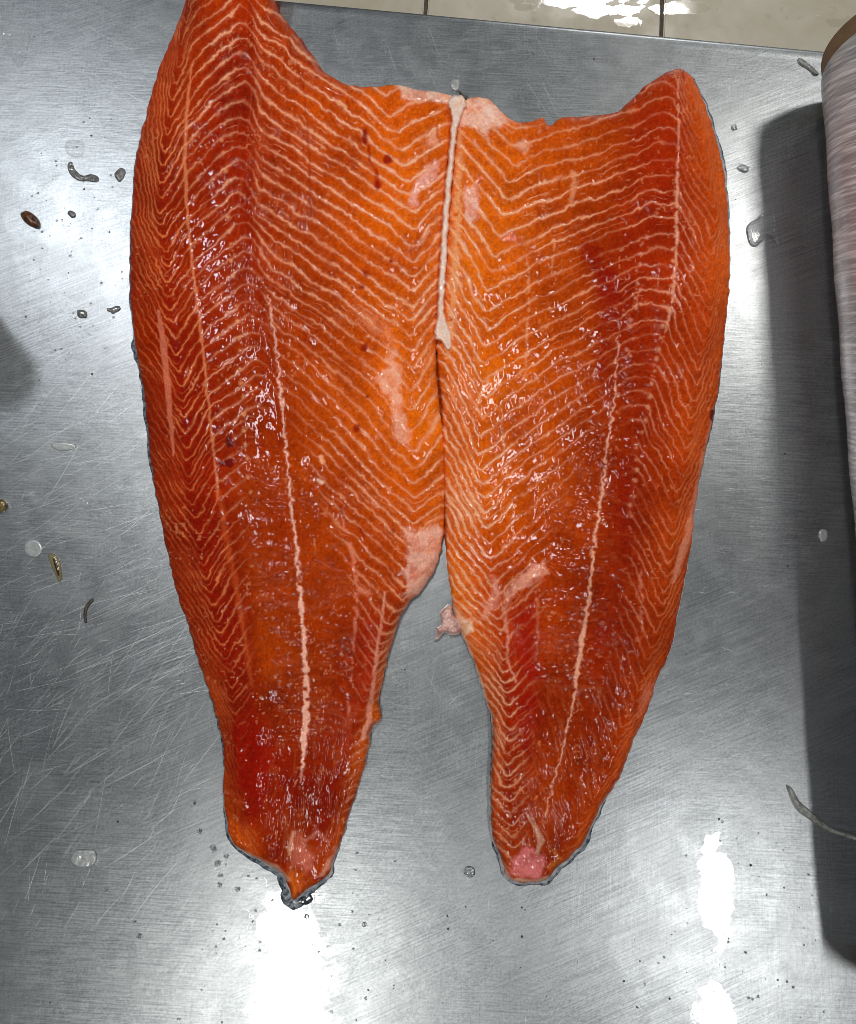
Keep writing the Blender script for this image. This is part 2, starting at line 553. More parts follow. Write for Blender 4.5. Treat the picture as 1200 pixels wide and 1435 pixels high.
def scratches():
    V = []; Q = []
    def add(px, py, a, L, wd, curve):
        n = max(3, int(L / 12))
        t = np.linspace(-0.5, 0.5, n)
        aa = a + curve * t
        xs = px + np.cumsum(np.cos(aa)) * L / n; ys = py - np.cumsum(np.sin(aa)) * L / n
        p = W(xs, ys)
        d = np.gradient(p[:, :2], axis=0); d /= np.linalg.norm(d, axis=1)[:, None] + 1e-12
        nn = np.stack([-d[:, 1], d[:, 0]], -1)
        ww = wd * (1 - (2 * t) ** 2 * 0.85)[:, None]
        base = len(V)
        for i in range(n):
            l = p[i, :2] + nn[i] * ww[i]; r = p[i, :2] - nn[i] * ww[i]
            V.append((l[0], l[1], 0.00002)); V.append((p[i, 0], p[i, 1], 0.00002 + ww[i, 0] * 0.14)); V.append((r[0], r[1], 0.00002))
        for i in range(n - 1):
            b0 = base + 3 * i
            Q.append((b0, b0 + 1, b0 + 4, b0 + 3)); Q.append((b0 + 1, b0 + 2, b0 + 5, b0 + 4))
    R = random.Random(3)
    def region(n, x0, y0, x1, y1, amean, asd, l0, l1, w0, w1):
        for _ in range(n):
            L = l0 * (l1 / l0) ** (R.random() ** 1.6)
            add(R.uniform(x0, x1), R.uniform(y0, y1), math.radians(R.gauss(amean, asd)), L, R.uniform(w0, w1) * 0.4e-3, R.gauss(0, 0.12))
    region(460, -40, 480, 330, 1000, 22, 9, 18, 150, 0.15, 0.36)
    region(170, -40, 560, 330, 1150, 40, 14, 20, 160, 0.15, 0.38)
    region(230, -40, 900, 260, 1340, 55, 16, 20, 150, 0.12, 0.34)
    region(60, 30, 0, 270, 190, -38, 8, 20, 110, 0.12, 0.3)
    region(110, 400, 10, 930, 170, -60, 12, 15, 110, 0.1, 0.26)
    region(60, 400, 10, 930, 170, 40, 14, 12, 60, 0.1, 0.24)
    region(150, 900, 480, 1090, 1000, 6, 14, 10, 50, 0.1, 0.28)
    region(60, 880, 880, 1080, 1060, -55, 10, 10, 60, 0.1, 0.24)
    region(130, 320, 1240, 1200, 1450, 30, 40, 15, 120, 0.08, 0.2)
    region(130, 520, 880, 700, 1300, 60, 45, 12, 70, 0.08, 0.22)
    region(120, 0, 0, 200, 480, 88, 14, 12, 90, 0.08, 0.18)
    region(420, -30, 0, 1220, 1450, 0, 60, 8, 60, 0.08, 0.2)
    o = mesh_obj('scratch_mark', np.array(V), np.array(Q), SCRATCH, table, smooth=False)
    tag(o, kind='stuff')


scratches()

# ------------------------------------------------------------------ fillets


def col_interp(tab, ys):
    """tab: list of (y, value) with value scalar or rgb"""
    Y = [t[0] for t in tab]; Vv = np.array([t[1] for t in tab], float)
    if Vv.ndim == 1: return np.interp(ys, Y, Vv)
    return np.stack([np.interp(ys, Y, Vv[:, k]) for k in range(Vv.shape[1])], -1)


def lin_tab(tab):
    return [(y, lin(c)) for y, c in tab]


def across(x, y, lines, tabs):
    """interpolate the per-line tables at each point, piecewise linear across the control lines"""
    X = np.stack([np.interp(y, *zip(*l)) for l in lines], -1)
    X = np.maximum.accumulate(X + np.arange(X.shape[1]) * 0.01, axis=1)
    n = X.shape[1]
    k = np.clip((x[:, None] >= X).sum(1) - 1, 0, n - 2)
    r = np.arange(len(x))
    x0 = X[r, k]; x1 = X[r, k + 1]
    t = np.clip((x - x0) / np.maximum(x1 - x0, 0.5), 0, 1)
    out = []
    for tab in tabs:
        Vv = np.stack([col_interp(c, y) for c in tab], 1)
        if Vv.ndim == 2:
            out.append(Vv[r, k] * (1 - t) + Vv[r, k + 1] * t)
        else:
            out.append(Vv[r, k] * (1 - t)[:, None] + Vv[r, k + 1] * t[:, None])
    return out, k, t, X


def stroke(x, y, pts, soft=1.5, warp=0.0, seed=50, wsc=9.0):
    """mask of a painted band along pts [(x,y,halfwidth)]"""
    P = np.array(pts, float)
    m = np.zeros(len(x))
    pad = P[:, 2].max() + 8 + warp * 2
    b = (x > P[:, 0].min() - pad) & (x < P[:, 0].max() + pad) & (y > P[:, 1].min() - pad) & (y < P[:, 1].max() + pad)
    if not b.any(): return m
    X = x[b]; Y = y[b]
    if warp:
        X = X + (fbm(X / wsc, Y / wsc, seed, 3) - 0.5) * 2 * warp
        Y = Y + (fbm(X / wsc + 40, Y / wsc, seed + 3, 3) - 0.5) * 2 * warp
    best = np.full(len(X), 1e9)
    if len(P) == 1:
        best = np.hypot(X - P[0, 0], Y - P[0, 1]) - P[0, 2]
    for p, q in zip(P, P[1:]):
        d = q[:2] - p[:2]; L = d @ d + 1e-9
        t = np.clip(((X - p[0]) * d[0] + (Y - p[1]) * d[1]) / L, 0, 1)
        best = np.minimum(best, np.hypot(X - p[0] - t * d[0], Y - p[1] - t * d[1]) - (p[2] + t * (q[2] - p[2])))
    m[b] = 1 - sstep(-soft, soft, best)
    return m


def polymask(x, y, pts, soft=3.0, warp=0.0, seed=60, wsc=12.0):
    P = np.array(pts, float)
    m = np.zeros(len(x))
    pad = soft * 2 + warp * 2
    b = (x > P[:, 0].min() - pad) & (x < P[:, 0].max() + pad) & (y > P[:, 1].min() - pad) & (y < P[:, 1].max() + pad)
    if not b.any(): return m
    X = x[b]; Y = y[b]
    if warp:
        X = X + (fbm(X / wsc, Y / wsc, seed, 3) - 0.5) * 2 * warp
        Y = Y + (fbm(X / wsc + 40, Y / wsc, seed + 3, 3) - 0.5) * 2 * warp
    d, _, _, ins = poly_dist(X, Y, P)
    m[b] = sstep(-soft, soft, np.where(ins, d, -d))
    return m


def mixc(col, m, c, a=1.0):
    m = (m * a)[:, None]
    return col * (1 - m) + lin(c) * m


def build_flesh(cfg, parent):
    P = catmull(cfg['outline'], 4.0)
    # ragged cut edges
    s = np.arange(len(P)) * 0.55
    nrm = np.roll(P, -1, 0) - np.roll(P, 1, 0); nrm = np.stack([nrm[:, 1], -nrm[:, 0]], -1); nrm /= np.linalg.norm(nrm, axis=1)[:, None] + 1e-9
    P = P + nrm * ((vnoise(s, s * 0, cfg['seed']) - 0.5) * 2.2)[:, None]
    cfg['dense'] = P
    x, y, d, q, rim = gridclip(P, 1.15)
    sd = cfg['seed']
    # slow wobble of the whole pattern
    wx = x + (fbm(x / 38, y / 38, sd, 2) - 0.5) * 9 + (fbm(x / 7, y / 7, sd + 80, 2) - 0.5) * 4.0
    wy = y + (fbm(x / 30, y / 46, sd + 4, 3) - 0.5) * 13 + (fbm(x / 6, y / 6, sd + 83, 2) - 0.5) * 4.5
    def phi_at(xx, yy):
        f = 0
        for o in (-4, 0, 4):
            (F,), k, t, X = across(xx + o, yy, cfg['lines'], [cfg['F']])
            f = f + F
        F = f / 3
        (_,), k, t, X = across(xx, yy, cfg['lines'], [cfg['F']])
        zc = cfg['arc_zone']
        F = F - np.where(k == zc, cfg['arc'] * np.sin(np.pi * t), 0)
        return (yy - F) + 5 * (vnoise((yy - F) / 33.0, xx * 0, sd + 9) - 0.5)
    ph = phi_at(wx, wy)
    e = 1.0
    gx = (phi_at(wx + e, wy) - ph) / e; gy = (phi_at(wx, wy + e) - ph) / e
    g = np.sqrt(gx * gx + gy * gy) + 1e-6
    g = np.clip(g, 0.5, 9)
    sp = cfg['spacing']
    kk = np.round(ph / sp)
    ds = np.abs(ph / sp - kk) * sp / g
    (amp, wid, base, lc, T), k, t, X = across(x, y, cfg['lines'], [cfg['amp'], cfg['wid'], cfg['base'], cfg['lcol'], cfg['thick']])
    # per-line variation, broken lines
    wv = 0.9 * wid * (0.6 + 0.75 * vnoise(kk * 3.7, x / 17.0, sd + 12)) * (0.75 + 0.5 * fbm(x / 9, y / 9, sd + 14, 2))
    brk = sstep(0.26, 0.56, fbm(x / 22 + kk * 0.31, y / 22, sd + 16, 3))
    smooth_zone = np.zeros(len(x))
    for pts, soft in cfg['plain']:
        smooth_zone = np.maximum(smooth_zone, polymask(x, y, pts, soft, 10, sd + 20, 26))
    A = amp * (0.42 + 0.58 * brk) * (1 - smooth_zone)
    line = 1 - sstep(wv * 0.15, wv * 0.95 + 0.6, ds)
    halo = 1 - sstep(0, wv * 2.6 + 1.0, ds)
    d2 = np.abs(ph / sp - np.floor(ph / sp) - 0.5 - 0.25 * (fbm(x / 30, y / 30, sd + 92, 2) - 0.5)) * sp / g
    fork = sstep(0.60, 0.72, fbm(x / 34 + kk * 0.7, y / 34, sd + 90, 2))
    A = A * (0.55 + 0.45 * sstep(0.30, 0.52, fbm(x / 70, y / 70, sd + 94, 2)))
    lm = np.clip(line * A + halo * A * 0.24 + 0.7 * fork * A * (1 - sstep(wv * 0.1, wv * 0.6 + 0.5, d2)), 0, 1)
    # flesh tone: blotches and fine grain of the muscle fibres
    mott = fbm(x / 55, y / 75, sd + 24, 4) - 0.5
    grain = fbm(x / 3.2, y / 3.2, sd + 28, 2) - 0.5
    fib = fbm(x / 3.0, y / 11.0, sd + 30, 2) - 0.5
    tone = 1 + 0.75 * mott + 0.5 * grain + 0.2 * fib
    base = base * np.array([1.05, 0.92, 0.33])
    base = base * (1 - 0.26 * (1 - sstep(0.025, 0.09, base[:, 1])))[:, None]      # the back muscle is a deeper red than the belly
    col = base * tone[:, None]
    col[:, 1] *= 1 + 0.5 * mott + 0.3 * grain
    # alternate blocks of muscle differ a little
    col *= (1 + 0.16 * (vnoise(kk * 5.1, x / 60, sd + 33) - 0.5))[:, None]
    col = col * (1 - lm[:, None]) + lc * lm[:, None]
    zadd = -0.00028 * line * A + 0.00020 * (1 - halo) * A
    # scattered pale fibres and fat specks
    fl = sstep(0.70, 0.80, fbm(x / 4.5, y / 4.5, sd + 36, 2)) * sstep(0.45, 0.65, fbm(x / 40, y / 40, sd + 38, 2))
    col = mixc(col, fl, (236, 150, 105), 0.35)
    # wrinkled wet membrane: cross folds on the body, long folds on the tail
    fold = np.zeros(len(x)); long_ = np.zeros(len(x)); beads = np.zeros(len(x))
    for pts, soft in cfg['fold']: fold = np.maximum(fold, polymask(x, y, pts, soft, 8, sd + 40, 24))
    for pts, soft in cfg['long']: long_ = np.maximum(long_, polymask(x, y, pts, soft, 8, sd + 43, 24))
    wa = fbm(x / 40, y / 40, sd + 46, 2) * 26
    hf = fbm(x / 15.0 + wa * 0.06, (y + wa) / 5.2, sd + 48, 2)
    hl = fbm((x + cfg['lean'] * (y - 1000) + wa * 0.3) / 4.6, y / 23.0, sd + 51, 2)
    zadd += fold * 0.0011 * (hf - 0.5) + long_ * 0.0012 * (hl - 0.5)
    zadd += (0.0003 + 0.0007 * sstep(0.42, 0.68, fbm(x / 60, y / 60, sd + 60, 2))) * (fbm(x / 7.0, y / 9.5, sd + 54, 2) - 0.5) + 0.0026 * (fbm(x / 30.0, y / 34.0, sd + 57, 2) - 0.5)
    pale = sstep(0.58, 0.72, hf) * fold * 0.08 + sstep(0.58, 0.74, hl) * long_ * 0.09
    col = mixc(col, pale, (228, 128, 80), 1.0)
    # painted anatomy: fat, membrane, blood; also the dark shade of the seam
    for it in cfg['marks']:
        kind, pts, c, a = it[:4]
        kw = dict(it[4]) if len(it) > 4 else {}
        dz = kw.pop('dz', 0.0); broken = kw.pop('broken', 0.0)
        if kind == 'poly':
            kw['soft'] = kw.get('soft', 3.0) * 1.5 + 1.0; kw['warp'] = kw.get('warp', 0) * 1.7
            m = polymask(x, y, pts, **kw) * (0.55 + 0.45 * sstep(0.3, 0.6, fbm(x / 11, y / 11, sd + 77, 3)))
        else: m = stroke(x, y, pts, **kw)
        if broken: m = m * sstep(broken - 0.12, broken + 0.12, fbm(x / 7, y / 7, sd + 70, 2))
        cc = lin(c)[None, :] * (1 + 0.28 * grain[:, None] + 0.5 * mott[:, None])
        mm = (m * a)[:, None]
        col = col * (1 - mm) + cc * mm
        zadd += dz * m
    # thickness
    Rr = cfg['edge_r'](x, y)
    prof = np.sqrt(np.clip(1 - (1 - np.clip(d / Rr, 0, 1)) ** 2, 0, 1))
    zmin = 0.0035
    z = zmin + np.maximum(T - zmin, 0.001) * prof + zadd * np.clip(d / 6, 0, 1)
    z = np.maximum(z, 0.002)
    o = solid_from_grid('flesh', x, y, z, q, rim, FLESH, None, 0.0012, np.clip(col, 0.002, 0.95))
    put(o, parent)
    return o


def strip_ring(name, P, off, mat, parent, z=0.0016, inset=8.0, rough=0.8, seed=5, thick_px=0):
    """thin skin lying under the flesh and showing past its rim by off pixels"""
    n = len(P)
    t = np.roll(P, -1, 0) - np.roll(P, 1, 0)
    area = 0.5 * np.sum(P[:, 0] * np.roll(P[:, 1], -1) - np.roll(P[:, 0], -1) * P[:, 1])
    nr = np.stack([t[:, 1], -t[:, 0]], -1) * (1 if area > 0 else -1)
    nr /= np.linalg.norm(nr, axis=1)[:, None] + 1e-9
    s = np.arange(n)
    off = np.where(off < 5.5, off * 0.62 * (0.35 + 0.9 * vnoise(s * 0.06, s * 0, seed + 90)), off - 2.1)
    off = off + np.where(off > 0.3, (vnoise(s * 0.7, s * 0, seed) - 0.5) * 2 * rough * np.clip(off / 3, 0.2, 1.2), 0)
    a = P - nr * inset; b = P + nr * off[:, None] * 0.8; c = P + nr * (off[:, None])
    V = np.concatenate([W(a[:, 0], a[:, 1], z), W(b[:, 0], b[:, 1], z), W(c[:, 0], c[:, 1], z * 0.6)])
    low = V[2 * n:].copy(); low[:, 2] = 0.0001
    V = np.concatenate([V, low])
    i = np.arange(n); jn = (i + 1) % n
    Q = np.concatenate([np.stack([kk * n + i, kk * n + jn, (kk + 1) * n + jn, (kk + 1) * n + i], -1) for kk in range(3)])
    o = mesh_obj(name, V, Q, mat)
    put(o, parent)
    return o


def ramp_along(P, spans):
    """offset per outline point from a list of ((x,y), offset) anchors, nearest-anchor inverse distance blend"""
    A = np.array([s[0] for s in spans], float); Vv = np.array([s[1] for s in spans], float)
    d = np.hypot(P[:, None, 0] - A[None, :, 0], P[:, None, 1] - A[None, :, 1]) + 1.0
    wgt = 1 / d ** 4
    return (wgt * Vv).sum(1) / wgt.sum(1)


# ---- left fillet
L_out = [(258, -60), (262, -20), (258, 10), (240, 55), (222, 100), (205, 160), (193, 210), (187, 260), (184, 310), (183, 360), (184, 420), (188, 470),
         (195, 510), (203, 560), (208, 610), (214, 660), (222, 710), (234, 770), (248, 830), (262, 870), (275, 915), (290, 960), (303, 1000), (312, 1040),
         (314, 1080), (313, 1110), (318, 1150), (325, 1177), (340, 1192), (360, 1203), (385, 1217), (400, 1232), (407, 1250), (412, 1261),
         (424, 1252), (440, 1240), (458, 1228), (468, 1205), (478, 1180), (490, 1140), (503, 1100), (515, 1060), (521, 1022), (534, 1006), (530, 985), (535, 960),
         (545, 915), (556, 878), (572, 846), (588, 830), (604, 808), (614, 785), (620, 760), (623, 720), (624, 690), (623, 640), (620, 600), (615, 560), (612, 520), (612, 480),
         (616, 430), (619, 370), (623, 300), (627, 240), (633, 180), (637, 138), (610, 129), (585, 125), (560, 120), (530, 121), (505, 122),
         (480, 115), (455, 100), (440, 80), (425, 58), (405, 35), (392, 15), (384, -5), (380, -60)]
ly = [-60, 0, 100, 200, 300, 400, 500, 600, 700, 800, 900, 1000, 1100, 1200, 1262]


def pl(ys, xs): return list(zip(ys, xs))


LCFG = dict(
    seed=1, outline=L_out, spacing=21.5, arc_zone=3, arc=9, lean=0.12,
    lines=[pl(ly, [258, 258, 221, 195, 184, 183, 193, 207, 220, 241, 270, 303, 313, 345, 405]),
           pl(ly, [268, 266, 246, 227, 222, 233, 248, 256, 268, 286, 310, 328, 335, 365, 407]),
           pl(ly, [276, 274, 265, 259, 262, 272, 285, 297, 306, 322, 342, 352, 358, 378, 408]),
           pl(ly, [326, 325, 319, 312, 318, 329, 338, 343, 350, 358, 368, 375, 382, 395, 409]),
           pl(ly, [347, 349, 352, 352, 349, 363, 380, 390, 400, 412, 420, 426, 416, 412, 410.5]),
           pl(ly, [360, 362, 366, 366, 362, 376, 389, 396, 405, 417, 425, 430, 420, 415, 411]),
           pl(ly, [500, 505, 530, 562, 583, 578, 576, 577, 578, 575, 540, 505, 470, 440, 413]),
           pl(ly, [600, 610, 628, 632, 622, 613, 611, 619, 620, 608, 552, 530, 503, 468, 414])],
    F=[[(0, -40), (200, -25), (500, -20), (650, -15), (800, -30), (1000, -70), (1200, -70)],
       [(0, 90), (200, 113), (500, 92), (800, 88), (1000, 60), (1200, 30)],
       [(0, 45), (200, 56), (500, 34), (800, 34), (1000, 30), (1200, 20)],
       [(0, 0), (1200, 0)],
       [(0, -2), (200, -4), (500, 0), (1200, 5)],
       [(0, 26), (200, 27), (500, 20), (1200, 12)],
       [(0, 130), (200, 168), (350, 172), (500, 172), (650, 208), (800, 190), (1000, 120), (1200, 60)],
       [(0, 100), (200, 133), (350, 128), (500, 125), (600, 152), (680, 172), (800, 150), (1000, 90), (1200, 40)]],
    amp=[[(0, .5), (600, .55), (850, .4), (1000, .25), (1250, .3)],
         [(0, .8), (600, .9), (850, .7), (1000, .35), (1250, .3)],
         [(0, .8), (600, .85), (850, .6), (1000, .3), (1250, .1)],
         [(0, .85), (250, .8), (450, .6), (600, .35), (700, .15), (1000, .05)],
         [(0, .3), (250, .28), (450, .2), (700, .05), (1000, .05)],
         [(0, .9), (250, .85), (450, .5), (700, .15), (1000, .1)],
         [(0, 1), (700, 1), (850, .6), (1250, .3)],
         [(0, 1), (700, 1), (850, .5), (1250, .3)]],
    wid=[[(0, 1.0)], [(0, 1.35)], [(0, 1.6)], [(0, 2.4)], [(0, 1.5)], [(0, 2.2)], [(0, 2.8), (700, 2.4)], [(0, 3.0)]],
    base=[lin_tab(t) for t in (
        [(0, (186, 60, 18)), (300, (172, 46, 12)), (900, (176, 50, 14)), (1050, (190, 70, 22)), (1250, (196, 84, 26))],
        [(0, (182, 50, 16)), (300, (164, 36, 9)), (600, (158, 30, 7)), (900, (152, 26, 7)), (1080, (165, 42, 12)), (1250, (195, 75, 22))],
        [(0, (184, 58, 20)), (300, (168, 44, 12)), (600, (162, 36, 9)), (900, (156, 32, 8)), (1100, (148, 24, 7)), (1250, (180, 60, 18))],
        [(0, (184, 56, 18)), (120, (172, 40, 12)), (300, (160, 38, 12)), (600, (172, 54, 14)), (950, (174, 62, 20)), (1060, (150, 28, 8)), (1250, (165, 45, 14))],
        [(0, (178, 48, 15)), (300, (160, 36, 10)), (600, (172, 54, 14)), (950, (170, 58, 17)), (1100, (142, 26, 8)), (1250, (190, 80, 24))],
        [(0, (188, 62, 20)), (300, (176, 52, 15)), (600, (174, 58, 15)), (950, (170, 58, 17)), (1100, (142, 26, 8)), (1250, (190, 80, 24))],
        [(0, (206, 86, 24)), (300, (208, 92, 26)), (600, (208, 94, 27)), (760, (196, 76, 22)), (900, (168, 44, 14)), (1250, (160, 42, 14))],
        [(0, (214, 104, 32)), (300, (212, 98, 30)), (600, (214, 104, 30)), (800, (212, 100, 36)), (1000, (196, 88, 30)), (1250, (178, 62, 22))])],
    lcol=[lin_tab(t) for t in (
        [(0, (218, 104, 56))], [(0, (220, 112, 62))], [(0, (226, 132, 84))], [(0, (236, 156, 122))], [(0, (228, 136, 96))], [(0, (234, 146, 108))],
        [(0, (243, 172, 134)), (700, (241, 158, 116))], [(0, (245, 176, 138)), (700, (241, 160, 118))])],
    thick=[[(0, .020), (900, .020), (1200, .009)], [(0, .028), (800, .028), (1200, .012)], [(0, .032), (800, .031), (1200, .013)],
           [(0, .034), (800, .032), (1100, .018), (1200, .012)], [(0, .033), (800, .0315), (1100, .017), (1200, .0115)], [(0, .031), (800, .031), (1100, .016), (1200, .011)],
           [(0, .017), (600, .015), (800, .017), (1000, .018), (1200, .010)], [(0, .010), (650, .009), (900, .012), (1200, .009)]],
    edge_r=lambda x, y: np.where(x < 330, 46, 20) - np.where(y > 1000, 12, 0) * 1.0,
    plain=[([(345, 600), (400, 560), (418, 620), (445, 690), (480, 770), (500, 850), (500, 1000), (470, 1240), (380, 1240), (345, 1100), (350, 850)], 12)],
    fold=[([(345, 640), (440, 660), (490, 780), (505, 1010), (430, 1045), (395, 1045), (370, 900), (345, 760)], 12)],
    long=[([(372, 1020), (430, 1050), (505, 990), (505, 1090), (465, 1220), (380, 1215), (360, 1100)], 8),
          ([(330, 30), (440, 60), (440, 300), (410, 480), (330, 480), (320, 200)], 20)],
    marks=[
        # white lateral line
        ('stroke', [(376, 415, 1), (389, 500, 1.2), (396, 570, 1.6), (402, 640, 1.6), (408, 700, 1.7), (415, 760, 2.0), (420, 820, 2.8), (425, 880, 3.0), (428, 930, 4), (430, 980, 5.4), (428, 1030, 4.5), (424, 1065, 2.0), (420, 1095, 1)], (244, 178, 156), .92, dict(soft=1.6, warp=4.6, wsc=7, dz=.0007, broken=.26)),
        # dorsal line
        ('stroke', [(270, 90, 1), (262, 150, 2.2), (259, 220, 2.4), (262, 290, 2), (268, 360, 1.6), (280, 450, 1.6), (290, 540, 1.6), (298, 620, 1.4), (306, 700, 1.2)], (226, 128, 84), .75, dict(soft=1.6, warp=2.4)),
        ('stroke', [(306, 690, 3), (322, 780, 3), (342, 880, 3), (352, 960, 2)], (206, 88, 40), .5, dict(soft=4, warp=3)),
        # beads along the centre line
        *[('stroke', [(np.interp(yy, ly, [326, 325, 319, 312, 318, 329, 338, 343, 350, 358, 368, 375, 382, 395, 409]) + random.uniform(-2, 2), yy, random.uniform(1.6, 3.6))], (235, 150, 100), .6, dict(soft=2, warp=1.5, dz=.0006)) for yy in [k * 21.5 + random.uniform(-3, 3) for k in range(1, 33)]],
        # rib line
        ('stroke', [(405, 50, .8), (425, 120, 1.2), (432, 180, 1.4), (434, 240, 1.4), (437, 310, 1)], (150, 40, 10), .55, dict(soft=1.6, warp=1.5, dz=-.0005)),
        # shoulder of the rib cut
        # blood
        ('stroke', [(512, 183, 3.5), (511, 198, 4.5)], (140, 18, 8), .9, dict(soft=2.5, warp=2)),
        ('stroke', [(517, 205, 2), (518, 225, 2), (527, 240, 2.5), (530, 262, 4)], (160, 28, 10), .75, dict(soft=2, warp=2)),
        ('stroke', [(543, 223, 6)], (140, 18, 8), .9, dict(soft=3, warp=2)),
        ('stroke', [(530, 258, 5)], (150, 22, 8), .8, dict(soft=2.5, warp=2)),
        ('stroke', [(548, 366, 2.5)], (140, 18, 8), .9, dict(soft=1.5, warp=1)),
        ('stroke', [(513, 384, 5.5)], (150, 22, 8), .75, dict(soft=3, warp=3)),
        ('stroke', [(507, 402, 4)], (150, 22, 8), .75, dict(soft=3, warp=3)),
        ('stroke', [(511, 488, 5.5)], (140, 18, 8), .85, dict(soft=2.5, warp=2)),
        ('stroke', [(500, 600, 5.5)], (138, 18, 8), .85, dict(soft=2.5, warp=2)),
        ('stroke', [(515, 556, 2.5)], (140, 18, 8), .8, dict(soft=1.5)),
        ('stroke', [(321, 617, 5), (322, 622, 5)], (96, 22, 24), .9, dict(soft=2, warp=1.5, dz=.0006)),
        ('stroke', [(312, 650, 4), (322, 648, 6)], (104, 14, 14), .9, dict(soft=2, warp=2, dz=.0006)),
        ('stroke', [(346, 1139, 4.5)], (120, 24, 16), .8, dict(soft=2, warp=1.5, dz=.0005)),
        ('stroke', [(505, 742, 2), (510, 752, 2)], (150, 20, 10), .7, dict(soft=2, warp=2)),
        ('stroke', [(478, 710, 3), (482, 730, 2)], (140, 20, 10), .6, dict(soft=2, warp=2)),
        ('stroke', [(551, 745, 3)], (150, 25, 10), .6, dict(soft=2, warp=2)),
        # thin pale scrape near the back
        ('stroke', [(222, 436, 2.5), (229, 480, 4.2), (235, 540, 4.2), (240, 600, 3), (243, 638, 1.4)], (214, 112, 84), .85, dict(soft=1.3, warp=1.6)),
        # pink fat patch on the ribs
        ('poly', [(548, 480), (556, 492), (562, 545), (575, 622), (558, 626), (548, 600), (546, 560), (536, 545), (528, 530), (543, 510)], (240, 168, 140), .8, dict(soft=2.5, warp=5, wsc=9)),
        ('poly', [(500, 428), (545, 455), (556, 475), (530, 472), (505, 450)], (236, 150, 116), .35, dict(soft=4, warp=5)),
        # pale membrane at the belly edge, lower end
        ('poly', [(566, 742), (592, 742), (607, 734), (619, 745), (618, 790), (606, 806), (590, 832), (566, 838), (572, 815), (560, 805), (572, 790), (574, 765)], (242, 178, 158), .9, dict(soft=2.5, warp=4, wsc=9, dz=.0006)),
        ('stroke', [(575, 790, 2), (582, 806, 3), (572, 816, 2)], (224, 110, 90), .5, dict(soft=3, warp=3)),
        ('poly', [(598, 575), (606, 585), (612, 600), (604, 604)], (238, 150, 100), .5, dict(soft=3, warp=3)),
        # pale rim at the cut end
        ('poly', [(556, 119), (590, 124), (640, 128), (638, 150), (610, 142), (580, 140), (562, 136)], (244, 196, 176), .9, dict(soft=2.5, warp=3, wsc=9)),
        ('poly', [(595, 188), (610, 178), (614, 195), (598, 212)], (240, 172, 144), .6, dict(soft=3, warp=4)),
        ('poly', [(590, 245), (612, 225), (614, 250), (588, 268), (584, 290), (574, 285), (578, 262)], (242, 172, 158), .8, dict(soft=2.5, warp=4, wsc=9)),
        ('stroke', [(614, 165, 1.5), (613, 190, 1.8), (617, 200, 1)], (196, 84, 20), .8, dict(soft=1.2, warp=1)),
        # fat seams low on the belly side
        ('stroke', [(478, 720, 1.5), (490, 760, 2), (498, 800, 2.5), (500, 850, 2.5), (496, 910, 2.2), (490, 960, 2), (488, 1000, 1.5)], (226, 128, 100), .7, dict(soft=2, warp=4, wsc=10, broken=.42)),
        ('stroke', [(541, 830, 1.5), (533, 880, 2), (527, 930, 2.4), (520, 980, 3), (515, 1020, 4), (508, 1036, 2)], (232, 150, 124), .8, dict(soft=1.8, warp=3, wsc=10)),
        ('poly', [(500, 820), (520, 826), (520, 832), (502, 832)], (228, 130, 105), .6, dict(soft=2, warp=3)),
        ('poly', [(500, 845), (535, 870), (522, 950), (510, 990), (500, 960)], (164, 28, 12), .5, dict(soft=12, warp=8)),
        ('stroke', [(450, 640, 2.5), (453, 648, 3)], (240, 160, 110), .8, dict(soft=1.5, warp=1.5, dz=.0006)),
        ('stroke', [(446, 672, 2), (452, 676, 3)], (244, 190, 160), .85, dict(soft=1.5, warp=1.5, dz=.0006)),
        # darker wet flesh towards the tail
        ('poly', [(318, 1020), (372, 1010), (380, 1060), (372, 1110), (352, 1160), (338, 1150), (322, 1090)], (150, 16, 6), .75, dict(soft=10, warp=6)),
        ('poly', [(440, 1110), (470, 1080), (478, 1120), (456, 1165), (430, 1175)], (138, 18, 7), .6, dict(soft=8, warp=5)),
        ('stroke', [(420, 1080, 3), (412, 1150, 4), (418, 1170, 3)], (130, 20, 8), .6, dict(soft=4, warp=3)),
        # tail stump
        ('poly', [(408, 1178), (416, 1168), (432, 1190), (440, 1215), (432, 1226), (412, 1206)], (206, 110, 90), .75, dict(soft=3, warp=3)),
        ('stroke', [(410, 1165, 2), (406, 1190, 3), (408, 1215, 3)], (224, 150, 120), .7, dict(soft=2, warp=3, broken=.35)),
        ('stroke', [(428, 1178, 2.5), (446, 1166, 3.5), (460, 1180, 2)], (200, 120, 100), .6, dict(soft=3, warp=4)),
        ('poly', [(404, 1222), (430, 1222), (424, 1245), (411, 1259), (406, 1245)], (206, 92, 22), .8, dict(soft=3, warp=2)),
        ('stroke', [(447, 1232, 2), (462, 1210, 5), (474, 1188, 2)], (206, 140, 118), .75, dict(soft=3, warp=3)),
        ('stroke', [(442, 1232, 2), (452, 1230, 2)], (130, 20, 14), .8, dict(soft=1.5)),
        ('stroke', [(338, 1193, 2), (362, 1204, 3), (388, 1218, 5), (404, 1232, 3)], (226, 160, 130), .75, dict(soft=2.5, warp=2)),
    ])

